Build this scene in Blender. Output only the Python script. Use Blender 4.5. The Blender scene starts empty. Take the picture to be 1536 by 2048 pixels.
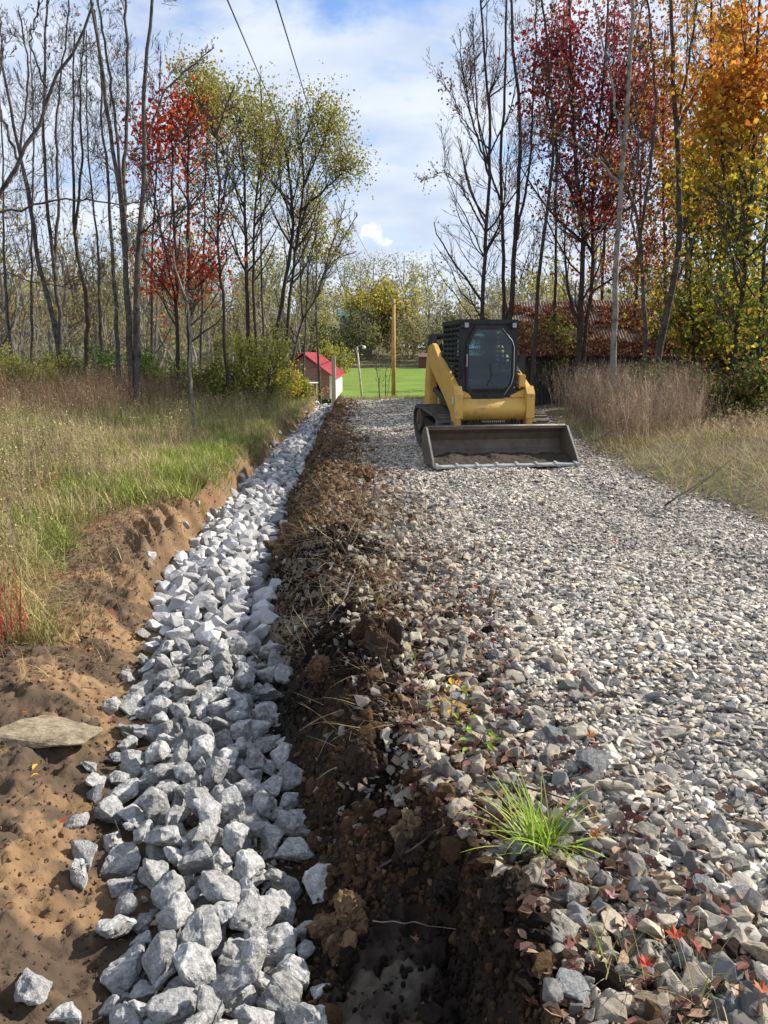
import bpy, bmesh, math, random, time
import numpy as np
from mathutils import Vector, Matrix
T0 = time.time()
C = bpy.context.scene
COL = C.collection
rad = math.radians
random.seed(7); R = np.random.default_rng(7)

# ---------------------------------------------------------------- camera
F = 1540.0; PITCH = math.atan((1024-705)/F); H = 1.6
cam = bpy.data.objects.new('camera', bpy.data.cameras.new('camera'))
COL.objects.link(cam); C.camera = cam
cam.location = (0, 0, H); cam.rotation_euler = (math.pi/2-PITCH, 0, 0)
cam.data.sensor_fit = 'VERTICAL'; cam.data.sensor_height = 24.0; cam.data.lens = 24.0*F/2048
cam.data.clip_start = .05; cam.data.clip_end = 3000
C.render.resolution_x = 768; C.render.resolution_y = 1024
# ---------------------------------------------------------------- sun + sky
SUN_EL = rad(34); TO_SUN = Vector((.95*math.cos(SUN_EL), .31*math.cos(SUN_EL), math.sin(SUN_EL))).normalized()
sun = bpy.data.objects.new('sun', bpy.data.lights.new('sun', 'SUN')); COL.objects.link(sun)
sun.data.energy = 5.0; sun.data.angle = rad(.5); sun.data.color = (1, .93, .82)
sun.rotation_euler = TO_SUN.to_track_quat('Z', 'Y').to_euler()
sun.location = (20, 5, 30)
C.view_settings.view_transform = 'Standard'; C.view_settings.look = 'None'
C.view_settings.exposure = 0.78; C.view_settings.gamma = 1
C.cycles.max_bounces = 6; C.cycles.diffuse_bounces = 3; C.cycles.glossy_bounces = 3
C.cycles.transparent_max_bounces = 8; C.cycles.use_denoising = True
try: C.cycles.denoiser = 'OPENIMAGEDENOISE'
except Exception: pass

class NT:
    """tiny helper around a node tree"""
    def __init__(s, nt): s.nt = nt; nt.nodes.clear()
    def n(s, t, **k):
        nd = s.nt.nodes.new(t)
        ins = k.pop('i', {})
        for a, v in k.items(): setattr(nd, a, v)
        for a, v in ins.items():
            if isinstance(v, bpy.types.NodeSocket): s.nt.links.new(v, nd.inputs[a])
            else: nd.inputs[a].default_value = v
        return nd
    def ramp(s, fac, pts, interp='LINEAR'):
        nd = s.nt.nodes.new('ShaderNodeValToRGB'); s.nt.links.new(fac, nd.inputs[0])
        e = nd.color_ramp.elements; nd.color_ramp.interpolation = interp
        while len(e) < len(pts): e.new(.5)
        for q, (p, c) in zip(e, pts):
            q.position = p; q.color = (c, c, c, 1) if isinstance(c, (int, float)) else (*c, 1)
        return nd.outputs[0]
    def mix(s, f, a, b, mode='MIX'):
        nd = s.nt.nodes.new('ShaderNodeMix'); nd.data_type = 'RGBA'; nd.blend_type = mode
        for k, v in ((0, f), (6, a), (7, b)):
            if isinstance(v, bpy.types.NodeSocket): s.nt.links.new(v, nd.inputs[k])
            else: nd.inputs[k].default_value = v if k == 0 else (*v, 1)
        return nd.outputs[2]
    def math(s, op, a, b=0.0, clamp=False):
        nd = s.nt.nodes.new('ShaderNodeMath'); nd.operation = op; nd.use_clamp = clamp
        for k, v in ((0, a), (1, b)):
            if isinstance(v, bpy.types.NodeSocket): s.nt.links.new(v, nd.inputs[k])
            else: nd.inputs[k].default_value = v
        return nd.outputs[0]
    def noise(s, vec, scale, detail=4, rough=.55, dist=0):
        nd = s.n('ShaderNodeTexNoise', i={'Scale': scale, 'Detail': detail, 'Roughness': rough, 'Distortion': dist})
        if vec is not None: s.nt.links.new(vec, nd.inputs['Vector'])
        return nd.outputs[0]

W = bpy.data.worlds.new('World'); C.world = W; W.use_nodes = True
t = NT(W.node_tree)
sky = t.n('ShaderNodeTexSky', sky_type='NISHITA', sun_disc=False, sun_elevation=SUN_EL,
          sun_rotation=math.atan2(TO_SUN.x, TO_SUN.y), air_density=1.3, dust_density=.6, ozone_density=1.6)
tc = t.n('ShaderNodeTexCoord').outputs['Generated']
sp = t.n('ShaderNodeSeparateXYZ', i={0: tc})
zz = t.math('MAXIMUM', t.math('ADD', sp.outputs[2], .22), .05)
cx = t.math('DIVIDE', sp.outputs[0], zz); cy = t.math('DIVIDE', sp.outputs[1], zz)
cv = t.n('ShaderNodeCombineXYZ', i={0: t.math('MULTIPLY', cx, 1.0), 1: t.math('MULTIPLY', cy, 1.15), 2: 3.1}).outputs[0]
n1 = t.noise(cv, 2.4, 6, .56, .25); n2 = t.noise(cv, 9.0, 5, .6, .2)
nn = t.math('ADD', t.math('MULTIPLY', n1, .75), t.math('MULTIPLY', n2, .25))
cl = t.ramp(nn, [(.33, 0.0), (.42, .48), (.50, .90), (.62, 1)])
low = t.ramp(sp.outputs[2], [(0.0, .8), (.12, .80), (.34, 0.0), (1, 0)])
cm = t.math('MAXIMUM', cl, low)
n3 = t.noise(cv, 2.6, 4, .5)
ccol = t.mix(t.ramp(n3, [(.36, 0), (.66, 1)]), (.37, .43, .54), (.53, .57, .63))
# the small bright cumulus low over the hill
def dirv(px, py):
    v = Vector(((px-768)/F, math.cos(PITCH)+(1024-py)/F*math.sin(PITCH), -math.sin(PITCH)+(1024-py)/F*math.cos(PITCH))).normalized(); return tuple(v)
wn = t.n('ShaderNodeTexNoise', i={'Scale': 55.0, 'Detail': 5.0, 'Roughness': .62}); t.nt.links.new(tc, wn.inputs['Vector'])
wv = t.n('ShaderNodeVectorMath', operation='SUBTRACT', i={0: wn.outputs['Color'], 1: (.5, .5, .5)})
ws = t.n('ShaderNodeVectorMath', operation='SCALE', i={0: wv.outputs[0]}); ws.inputs['Scale'].default_value = .045
wt = t.n('ShaderNodeVectorMath', operation='ADD', i={0: tc, 1: ws.outputs[0]})
dm = None
for (bx_, by_, r_) in ((738, 459, .0105), (727, 470, .006), (750, 474, .0085), (766, 487, .006)):
    vm = t.n('ShaderNodeVectorMath', operation='DISTANCE', i={0: wt.outputs[0], 1: dirv(bx_, by_)})
    q_ = t.math('MULTIPLY', vm.outputs['Value'], .5/r_); dm = q_ if dm is None else t.math('MINIMUM', dm, q_)
puff = t.ramp(dm, [(.30, .95), (.62, 0)])
ccol = t.mix(puff, ccol, (.64, .66, .69))
cm = t.math('MAXIMUM', cm, puff)
skc = t.n('ShaderNodeVectorMath', operation='MULTIPLY', i={0: sky.outputs[0], 1: (.078, .090, .118)})
fin = t.mix(cm, skc.outputs[0], (0, 0, 0)); nd = fin.node
t.nt.links.new(ccol, nd.inputs[7])
bg = t.n('ShaderNodeBackground', i={0: fin, 1: 1.0})
# sky sampled at strength .1 (folded in above); clouds are added as their own radiance
t.n('ShaderNodeOutputWorld', i={0: bg.outputs[0]})

# ---------------------------------------------------------------- numeric helpers
cp, sn = math.cos(PITCH), math.sin(PITCH)
def at(px, py, Y):
    a = (px-768)/F; b = (1024-py)/F; k = Y/(cp+b*sn)
    return Vector((a*k, Y, H+(-sn+b*cp)*k))
def gp(px, py, z=0.0):
    a = (px-768)/F; b = (1024-py)/F; k = (z-H)/(-sn+b*cp)
    return (a*k, (cp+b*sn)*k)
def to_px(P):
    dy = P[..., 1]; dz = P[..., 2]-H
    dep = dy*cp-dz*sn; up = dy*sn+dz*cp
    dep = np.maximum(dep, .05)
    return 768+F*P[..., 0]/dep, 1024-F*up/dep
def _h(ix, iy, iz):
    n = (ix*374761393+iy*668265263+iz*2147483647 % 1013904223) & 0xffffffff
    n = ((n ^ (n >> 13))*1274126177) & 0xffffffff
    n = ((n ^ (n >> 16))*2246822519) & 0xffffffff
    return ((n ^ (n >> 15)) & 0xffffff)/0xffffff
def vnoise(x, y, z=0.0, s=0):
    x = np.asarray(x, float); y = np.asarray(y, float); z = np.asarray(z, float)+0*x
    ix = np.floor(x).astype(np.int64); iy = np.floor(y).astype(np.int64); iz = np.floor(z).astype(np.int64)
    fx = x-ix; fy = y-iy; fz = z-iz
    fx = fx*fx*(3-2*fx); fy = fy*fy*(3-2*fy); fz = fz*fz*(3-2*fz)
    r = 0
    for a in (0, 1):
        for b in (0, 1):
            for c in (0, 1):
                w = (fx if a else 1-fx)*(fy if b else 1-fy)*(fz if c else 1-fz)
                r = r+w*_h(ix+a+s*131, iy+b+s*71, (iz+c)*7919+s)
    return r
def fbm(x, y, sc, o=4, s=0, z=0.0, g=.5):
    r = 0; a = 1; t_ = 0
    for k in range(o):
        r = r+a*vnoise(x*sc, y*sc, np.asarray(z)*sc, s+k); t_ += a; a *= g; sc *= 2.03
    return r/t_
def vn2(x, y, s=0):
    x = np.asarray(x, float); y = np.asarray(y, float)
    ix = np.floor(x).astype(np.int64); iy = np.floor(y).astype(np.int64)
    fx = x-ix; fy = y-iy; fx = fx*fx*(3-2*fx); fy = fy*fy*(3-2*fy)
    z = np.zeros_like(ix)+s
    a = _h(ix, iy, z); b = _h(ix+1, iy, z); c = _h(ix, iy+1, z); d = _h(ix+1, iy+1, z)
    return (a*(1-fx)+b*fx)*(1-fy)+(c*(1-fx)+d*fx)*fy
def fb2(x, y, sc, o=4, s=0, g=.5):
    r = 0; a = 1; t_ = 0
    for k in range(o):
        r = r+a*vn2(x*sc+k*17.3, y*sc-k*9.1, s+k*13); t_ += a; a *= g; sc *= 2.03
    return r/t_
def worley(x, y, sc, s=0):
    x = np.asarray(x, float)*sc; y = np.asarray(y, float)*sc
    ix = np.floor(x).astype(np.int64); iy = np.floor(y).astype(np.int64)
    best = np.full(x.shape, 9.)
    for a in (-1, 0, 1):
        for b in (-1, 0, 1):
            jx = ix+a; jy = iy+b; z = np.zeros_like(jx)
            px = jx+_h(jx, jy, z+s+3); py = jy+_h(jx, jy, z+s+91)
            best = np.minimum(best, (px-x)**2+(py-y)**2)
    return np.sqrt(best)
def sm(t_): t_ = np.clip(t_, 0, 1); return t_*t_*(3-2*t_)

# ---------------------------------------------------------------- scene helpers
def props(o, label=None, cat=None, group=None, kind=None):
    if label: o['label'] = label
    if cat: o['category'] = cat
    if group: o['group'] = group
    if kind: o['kind'] = kind
    return o
def empty(name, loc, label, cat, group=None, rz=0):
    o = bpy.data.objects.new(name, None); COL.objects.link(o); o.empty_display_size = .2
    o.location = loc; o.rotation_euler = (0, 0, rz)
    return props(o, label, cat, group)
def link(name, me, mat, parent=None, loc=None):
    o = bpy.data.objects.new(name, me); COL.objects.link(o)
    if mat is not None and not me.materials: me.materials.append(mat)
    if parent is not None: o.parent = parent
    if loc is not None: o.location = loc
    return o
def npmesh(name, V, Fc, mat, col=None, parent=None, smooth=False, origin=None):
    """V (n,3), Fc list of int arrays (m,k)"""
    if not isinstance(Fc, (list, tuple)): Fc = [Fc]
    V = np.asarray(V, np.float32)
    if origin is not None: V = V-np.asarray(origin, np.float32)
    me = bpy.data.meshes.new(name)
    me.vertices.add(len(V)); me.vertices.foreach_set('co', V.ravel())
    nl = sum(f.size for f in Fc); nf = sum(len(f) for f in Fc)
    me.loops.add(nl); me.polygons.add(nf)
    me.loops.foreach_set('vertex_index', np.concatenate([f.ravel() for f in Fc]).astype(np.int32))
    tot = np.concatenate([np.full(len(f), f.shape[1]) for f in Fc]).astype(np.int32)
    st = np.concatenate([[0], np.cumsum(tot)[:-1]]).astype(np.int32)
    me.polygons.foreach_set('loop_start', st)
    try: me.polygons.foreach_set('loop_total', tot)
    except Exception: pass
    if smooth: me.polygons.foreach_set('use_smooth', np.ones(nf, bool))
    else: me.polygons.foreach_set('use_smooth', np.zeros(nf, bool))
    me.update(calc_edges=True)
    if col is not None:
        a = me.color_attributes.new('Col', 'FLOAT_COLOR', 'POINT')
        c = np.ones((len(V), 4), np.float32); c[:, :3] = col
        a.data.foreach_set('color', c.ravel())
    o = link(name, me, mat, parent)
    if origin is not None and parent is None: o.location = origin
    return o
def bm_obj(name, bm, mat, parent=None, smooth=False, loc=None):
    me = bpy.data.meshes.new(name); bm.normal_update(); bm.to_mesh(me); bm.free()
    if smooth:
        for p in me.polygons: p.use_smooth = True
    return link(name, me, mat, parent, loc)

def mat(name, base=None, rough=.85, bump=0, bscale=40, var=0, vscale=6, metal=0, spec=.3, col=False,
        dark=None, dscale=3, dth=(.45, .65), trans=0, coords='Object', bdetail=6):
    m = bpy.data.materials.new(name); m.use_nodes = True; t = NT(m.node_tree)
    co = t.n('ShaderNodeTexCoord').outputs[coords]
    if col: c = t.n('ShaderNodeAttribute', attribute_name='Col').outputs['Color']
    else:
        c = t.n('ShaderNodeRGB').outputs[0]; c.default_value = (*base, 1)
    if var:
        nz = t.noise(co, vscale, 5, .6)
        c = t.mix(1.0, c, t.ramp(nz, [(.25, 1-var), (.75, 1+var)]), 'MULTIPLY')
        c.node.clamp_result = False
    if dark:
        nz = t.noise(co, dscale, 6, .65)
        c = t.mix(t.ramp(nz, [(dth[0], 0), (dth[1], 1)]), c, dark)
    b = t.n('ShaderNodeBsdfPrincipled', i={'Base Color': c, 'Roughness': rough, 'Metallic': metal, 'Specular IOR Level': spec})
    if bump:
        nz = t.noise(co, bscale, bdetail, .65)
        bb = t.n('ShaderNodeBump', i={'Strength': bump, 'Distance': .02, 'Height': nz})
        t.nt.links.new(bb.outputs[0], b.inputs['Normal'])
    out = b.outputs[0]
    if trans:
        tr = t.n('ShaderNodeBsdfTranslucent', i={'Color': c})
        out = t.n('ShaderNodeMixShader', i={0: trans, 1: b.outputs[0], 2: tr.outputs[0]}).outputs[0]
    t.n('ShaderNodeOutputMaterial', i={0: out})
    return m
M = {}
M['soil'] = mat('soil', col=True, rough=.95, bump=.55, bscale=38, var=.30, vscale=9, bdetail=8, spec=.15)
M['crumb'] = mat('crumb', col=True, rough=1, bump=.8, bscale=60, var=.35, vscale=30, spec=.1)
M['gravel'] = mat('gravel', col=True, rough=.88, bump=.35, bscale=70, var=.22, vscale=40, spec=.25)
M['grass'] = mat('grass', col=True, rough=.7, spec=.25, trans=.3)
M['leaf'] = mat('leaf', col=True, rough=.65, spec=.25, trans=.5)
M['dryleaf'] = mat('dryleaf', col=True, rough=.7, spec=.2, trans=.15, var=.3, vscale=60)
M['bark'] = mat('bark', base=(.105, .092, .080), rough=.95, bump=.8, bscale=26, var=.4, vscale=7, dark=(.042, .036, .031), dscale=9, spec=.1)
M['barkdark'] = mat('barkdark', base=(.060, .050, .042), rough=.95, bump=.8, bscale=26, var=.4, vscale=7, spec=.1)
M['barkpale'] = mat('barkpale', base=(.25, .235, .20), rough=.95, bump=.5, bscale=30, var=.35, vscale=8, dark=(.11, .10, .085), dscale=7, spec=.1)
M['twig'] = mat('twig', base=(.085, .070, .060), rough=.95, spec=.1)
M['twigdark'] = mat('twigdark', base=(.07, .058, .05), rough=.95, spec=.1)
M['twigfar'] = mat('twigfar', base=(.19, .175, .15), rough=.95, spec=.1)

def rock_mat(name, a, b, c):
    m = bpy.data.materials.new(name); m.use_nodes = True; t = NT(m.node_tree)
    co = t.n('ShaderNodeTexCoord').outputs['Object']; oi = t.n('ShaderNodeObjectInfo').outputs['Random']
    off = t.n('ShaderNodeVectorMath', operation='ADD', i={0: co, 1: t.n('ShaderNodeCombineXYZ', i={0: t.math('MULTIPLY', oi, 37), 1: oi, 2: oi}).outputs[0]}).outputs[0]
    k = t.ramp(t.noise(off, 3.2, 8, .68, .5), [(.30, a), (.48, b), (.68, c)])
    sc = t.noise(t.n('ShaderNodeVectorMath', operation='MULTIPLY', i={0: off, 1: (1, 6, 2)}).outputs[0], 9, 6, .7)
    k = t.mix(.45, k, t.ramp(sc, [(.35, .12), (.6, .8)]), 'OVERLAY')
    k = t.mix(1, k, t.ramp(oi, [(0, .66), (1, 1.15)]), 'MULTIPLY'); k.node.clamp_result = False
    k = t.mix(t.ramp(t.noise(off, 1.3, 6, .75, .6), [(.56, 0), (.72, .55)]), k, (.17, .125, .08))
    h = t.math('ADD', t.noise(off, 7, 9, .7), t.math('MULTIPLY', sc, .25))
    bb = t.n('ShaderNodeBump', i={'Strength': .55, 'Distance': .08, 'Height': h})
    b_ = t.n('ShaderNodeBsdfPrincipled', i={'Base Color': k, 'Roughness': .9, 'Specular IOR Level': .2, 'Normal': bb.outputs[0]})
    t.n('ShaderNodeOutputMaterial', i={0: b_.outputs[0]})
    return m
M['lime'] = rock_mat('lime', (.175, .175, .175), (.37, .367, .36), (.64, .63, .61))
M['limedark'] = rock_mat('limedark', (.10, .11, .12), (.20, .21, .23), (.36, .37, .38))
M['tan'] = rock_mat('tan', (.13, .095, .06), (.30, .235, .155), (.46, .38, .26))
M['slate'] = rock_mat('slate', (.09, .095, .10), (.19, .195, .20), (.32, .32, .31))
M['buff'] = rock_mat('buff', (.16, .145, .115), (.31, .285, .235), (.50, .465, .39))

# ---------------------------------------------------------------- terrain
KY = [-8, 1.2, 1.9, 2.67, 3.44, 4, 5.2, 7.3, 10, 12, 15.3, 20.6, 28.7, 40]
_ed = [(2048, 215, 622), (1900, 212, 618), (1700, 225, 598), (1500, 222, 590), (1400, 228, 570), (1250, 292, 538), (1100, 330, 520), (1000, 436, 560), (950, 476, 588), (900, 532, 612), (850, 586, 642), (810, 630, 668)]
KY = [-8, 1.3]; XC = [-.50, -.50]; HW = [.36, .36]
for (_py, _l, _r) in _ed:
    _a = gp(_l, _py, -.14); _b = gp(_r, _py, -.14); KY.append(_a[1]); XC.append((_a[0]+_b[0])/2); HW.append((_b[0]-_a[0])/2-.075)
KY += [40]; XC += [-2.5]; HW += [.30]
GY = [-8, 1.58, 1.82, 2.25, 2.9, 3.4, 4.4, 6.2, 8.4, 10.2, 12.9, 17.4, 24, 30]
GX = [.5, .46, .45, .38, .22, .26, .12, .06, -.10, -.30, -.52, -.92, -1.22, -1.4]
RY = [-8, 4.5, 6.2, 6.9, 8.4, 10.2, 13.6, 18.7, 27]
RX = [6.0, 5.4, 4.3, 3.6, 3.5, 3.3, 3.5, 4.0, 4.6]
def wob(y, s, a, sc=1.2): return (fb2(np.asarray(y, float)*1.0, 0*np.asarray(y, float)+s*3.3, sc, 3, s)-.5)*2*a
def xcf(y): return np.interp(y, KY, XC)
def hwf(y): return np.interp(y, KY, HW)
def xgf(y): return np.interp(y, GY, GX)+wob(y, 5, .17, 1.5)
def xrf(y): return np.interp(y, RY, RX)+wob(y, 8, .3, .8)
def terrain(x, y, fine=True):
    x = np.asarray(x, float); y = np.asarray(y, float)
    xc = xcf(y); w = hwf(y)+wob(y, 2, .11, 2.0); xg = xgf(y); xr = xrf(y)
    u = x-xc
    bed = -.37
    s = np.maximum(-u-w, 0)
    zn = bed+.20*sm(s/.55)+.15*np.minimum(s, 9)*sm((s-.3)/1.5)
    bank = .26+wob(y*1.0, 3, .12, 1.0)
    zf = bed+.36*sm(s/bank)+.055*np.minimum(np.maximum(s-.5, 0), 14)
    tf = sm((y-4.6)/2.5)
    zl = zn*(1-tf)+zf*tf
    D = np.maximum(xg-(xc+w), .15)
    q = np.clip((u-w)/D, 0, 1)
    hb = .07+.08*np.exp(-((y-5)/3)**2)+.09*(fb2(x*0, y, .9, 3, 21)-.5)*2
    z1 = np.where(q < .58, bed+(hb-bed)*sm(q/.58), hb*sm((1-q)/.42)+.0)
    z2 = bed+.10*sm(q/.5)+(-bed-.10)*sm((q-.62)/.30)+.05*sm((q-.6)/.2)*sm((1-q)/.2)
    tn = sm((y-2.1)/1.3)
    zr = z2*(1-tn)+z1*tn
    z = np.where(u < -w, zl, np.where(u < w, bed, zr))
    road = .02*np.sin(x*1.3)+0
    road = road-.035*np.exp(-((x-xgf(y)-.95)/.22)**2)-.035*np.exp(-((x-xgf(y)-2.55)/.22)**2)
    z = np.where(x > xg, z*0+road*sm((x-xg)/.4), z)
    e = np.maximum(x-xr, 0)
    bumpz = .26*np.exp(-((x-5.6)/1.1)**2-((y-11.6)/1.2)**2)+.16*np.exp(-((x-4.9)/.7)**2-((y-9.2)/.9)**2)+.10*(fb2(x, y, .9, 3, 55)-.4)
    z = np.where(x > xr, z+bumpz*sm(e/.6)*(1-sm((y-24)/4))+.06*sm(e/.5)-1.0*sm((e-5)/8)*sm((y-14)/8), z)
    # crest, valley, lawn, far hill
    yy = y-(np.minimum(np.abs(x+.5), 30)*.0)
    fall = np.interp(yy, [0, 26.5, 28, 33, 40, 46, 60, 85, 98, 112, 130, 160, 220, 400], [0, 0, -.05, -.7, -1.45, -1.15, -.85, .0, 1.6, 4.2, 5.2, 7.5, 12, 20])
    far = sm((y-26)/8)
    keep = np.where(x < -3, 1-.7*sm((y-34)/14), 1-.9*sm((y-27)/6))
    z = z*keep+fall*(sm((y-26)/2))
    if fine:
        m_b = berm_mask(x, y)
        inb = np.abs(u) < w
        wx = x+(fb2(x, y, 14, 3, 35)-.5)*.10; wy = y+(fb2(x, y, 14, 3, 36)-.5)*.10
        lump = sm((fb2(x, y, 2.3, 2, 37)-.36)/.2)
        z = z+m_b*((fb2(x, y, 3.2, 3, 31)-.5)*.13+lump*(np.abs(fb2(wx, wy, 9, 4, 32, .6)-.5)*-.22+.03)+lump*(.4-worley(wx, wy, 16, 5))*.035+(fb2(wx, wy, 42, 4, 33, .65)-.5)*(.012+.045*lump))
        m_l = sm((-u-w+.1)/.25)*(1-sm((y-30)/5))
        z = z+m_l*((fb2(x, y, 1.6, 3, 41)-.5)*.10+(fb2(x, y, 11, 4, 42)-.5)*.06+(fb2(x, y, 34, 4, 43, .7)-.5)*.045+(.45-worley(x+(fb2(x, y, 20, 2, 46)-.5)*.06, y*1.7, 13, 9))*.010*sm((fb2(x, y, 1.3, 2, 47)-.40)/.15)-np.abs(fb2(x+(fb2(x, y, 6, 2, 45)-.5)*.3, y*1.6, 9, 4, 44, .6)-.5)*.11*(1-sm((y-7)/3)))
        # excavator tooth marks down the cut bank
        cutm = sm(s/.1)*sm((bank+.35-s)/.3)*tf
        z = z+cutm*(np.abs(np.mod(y*2.3+x*1.5+fb2(x, y, 2, 2, 51)*2, 1)-.5)-.25)*.28
        # tyre ruts in near left mud
        z = z-(1-tf)*sm((s-.15)/.2)*sm((1.4-s)/.3)*.03*sm((np.sin(y*21+x*6+fb2(x, y, 4, 3, 52)*9)-.1)*1.2)
    return z
def berm_mask(x, y):
    xc = xcf(y); w = hwf(y); xg = xgf(y)
    return sm((x-xc-w+.05)/.15)*sm((xg+.10-x)/.22)*(1-sm((y-27)/2))
def zt(x, y): return terrain(np.atleast_1d(x), np.atleast_1d(y))

def edge_s(y): return np.interp(y, [2, 4.5, 5.4, 6.5, 7.5, 8.5, 9.5, 11, 14, 30], [3, 1.2, .80, .85, .75, .32, .16, .08, .05, .05])
def soil_col(x, y):
    xc = xcf(y); w = hwf(y); u = x-xc; s = -u-w
    dark = np.array([.026, .019, .014]); brown = np.array([.125, .080, .045]); tan = np.array([.25, .158, .085]); clay = np.array([.16, .135, .10])
    n = fb2(x, y, 2.2, 5, 61)[..., None]; n2 = fb2(x, y, 7, 4, 62)[..., None]; n3 = fb2(x, y, .9, 3, 64)[..., None]
    # left: tan mud with darker wet parts
    L = tan*(.45+.9*n2)
    wet = sm((.62*n+.38*n2-.41)/.10)*(.95-.6*sm((y[..., None]-5)/3))
    L = L*(1-wet)+np.array([.072, .052, .036])*wet
    red = sm((y[..., None]-3.5)/3)*sm((n3-.4)/.2)
    L = L*(1-.5*red)+np.array([.15, .080, .042])*.5*red
    # berm
    nearf = 1-sm((y-5.0)/3.5)[..., None]
    Bm = brown*(.7+.7*n2); dk = sm((n2+.35*n-.42+.35*nearf-.10)/.22)
    Bm = Bm*(1-dk)+dark*dk
    patch = sm((fb2(x, y, 1.5, 2, 63)-.58)/.06)[..., None]*nearf*sm((.3-x[..., None])/.2)
    Bm = Bm*(1-patch)+clay*.9*patch
    cd = np.hypot((x+.02-.25*(y-1.9))/.15, (y-1.9)/.40); cl2 = sm((1.15+(n2[..., 0]-.5)*.9-cd)/.45)[..., None]*(.35+.65*sm((n2-.40)/.2)); Bm = Bm*(1-cl2)+np.array([.098, .083, .064])*(.55+.9*n2)*cl2*.8+Bm*cl2*.2
    inr = sm((u-w*.3)/.2)[..., None]
    c = L*(1-inr)+Bm*inr
    g = sm((x-xgf(y)+.05)/.15)[..., None]
    ge = sm((x-xgf(y)-.1)/.6)[..., None]; c = c*(1-g)+(np.array([.085, .062, .042])*(1-ge)+np.array([.15, .135, .115])*ge)*g*(.7+.6*n2)
    # vegetated soils
    mead = sm((s-edge_s(y)+.1)/.5)[..., None]*sm((y-4)/2)[..., None]
    c = c*(1-mead)+np.array([.10, .085, .045])*mead
    rr = sm((x-xrf(y))/.3)[..., None]
    c = c*(1-rr)+np.array([.14, .115, .07])*rr
    lawn = sm((y-29)/3)[..., None]*sm((86-y)/3)[..., None]*sm((x+9)/3)[..., None]*sm((26-x)/3)[..., None]
    gl = np.array([.130, .195, .030])*(.65+.5*n3+.25*n2)
    c = c*(1-lawn)+gl*lawn
    hill = sm((y-85)/4)[..., None]
    c = c*(1-hill)+np.array([.13, .125, .06])*hill
    wd = sm((y-29)/3)[..., None]*(1-lawn)*(1-hill)
    c = c*(1-wd)+np.array([.11, .085, .05])*wd
    return c
def grid(name, xs, ys, label_mask=None, fine=True, zoff=0, splits=None):
    X, Y_ = np.meshgrid(xs, ys); Z = terrain(X, Y_, fine)+zoff
    V = np.stack([X, Y_, Z], -1).reshape(-1, 3); c = soil_col(X, Y_).reshape(-1, 3)
    nx = len(xs); ny = len(ys)
    i = np.arange(nx*ny).reshape(ny, nx)
    Fq = np.stack([i[:-1, :-1], i[:-1, 1:], i[1:, 1:], i[1:, :-1]], -1).reshape(-1, 4)
    cxm = (X[:-1, :-1]+X[1:, 1:]).ravel()/2; cym = (Y_[:-1, :-1]+Y_[1:, 1:]).ravel()/2
    if splits is None: return npmesh(name, V, Fq, M['soil'], c, smooth=True)
    lab = splits(cxm, cym)
    for nm in set(lab.tolist()):
        f = Fq[lab == nm]; used, inv = np.unique(f, return_inverse=True)
        props(npmesh(nm, V[used], inv.reshape(-1, 4), M['soil'], c[used], smooth=True), kind='structure')
def gseg(a, b, d): return list(np.arange(a, b, d))
def geo(a, b, k):
    o = [a]
    while o[-1] < b: o.append(o[-1]+k*abs(o[-1]-0)+.0)
    return o
xs = [-60, -50, -42, -36, -30, -26, -22, -19, -16.5, -14.5, -13]+gseg(-12, -5, .10)+gseg(-5, -3, .04)+gseg(-3, .75, .0125)+gseg(.75, 5, .04)+gseg(5, 9, .12)+[9.2, 10, 11, 12.5, 14, 16, 19, 22, 26, 30, 36, 42, 50, 60]
ys = gseg(-8, 0, .5)+gseg(0, 1.2, .06)+gseg(1.2, 2.4, .0125)
yv = 2.4
while yv < 30: ys.append(yv); yv += .0052*yv
ys.append(30.)
def split(cx_, cy_):
    u = cx_-xcf(cy_); w = hwf(cy_)
    return np.where(cy_ > 29, 'lawn', np.where(cx_ > xrf(cy_), 'verge_ground', np.where(cx_ > xgf(cy_), 'gravel_road', np.where(u > w, 'soil_bank', np.where(u > -w, 'ditch_bed', np.where(-u-w < 1.2, 'mud_slope', 'meadow_ground'))))))
grid('ground', np.array(xs), np.array(ys), splits=split)
xs2 = np.concatenate([-np.geomspace(300, 60, 14)[:-1], np.linspace(-60, 60, 121), np.geomspace(60, 300, 14)[1:]])
ys2 = np.concatenate([[30], np.linspace(30.7, 120, 130), np.geomspace(121, 600, 40)])
grid('field', xs2, ys2, fine=False, splits=lambda a, b: np.where(b < 86, 'lawn_field', 'hill'))
print('terrain', time.time()-T0)
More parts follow.
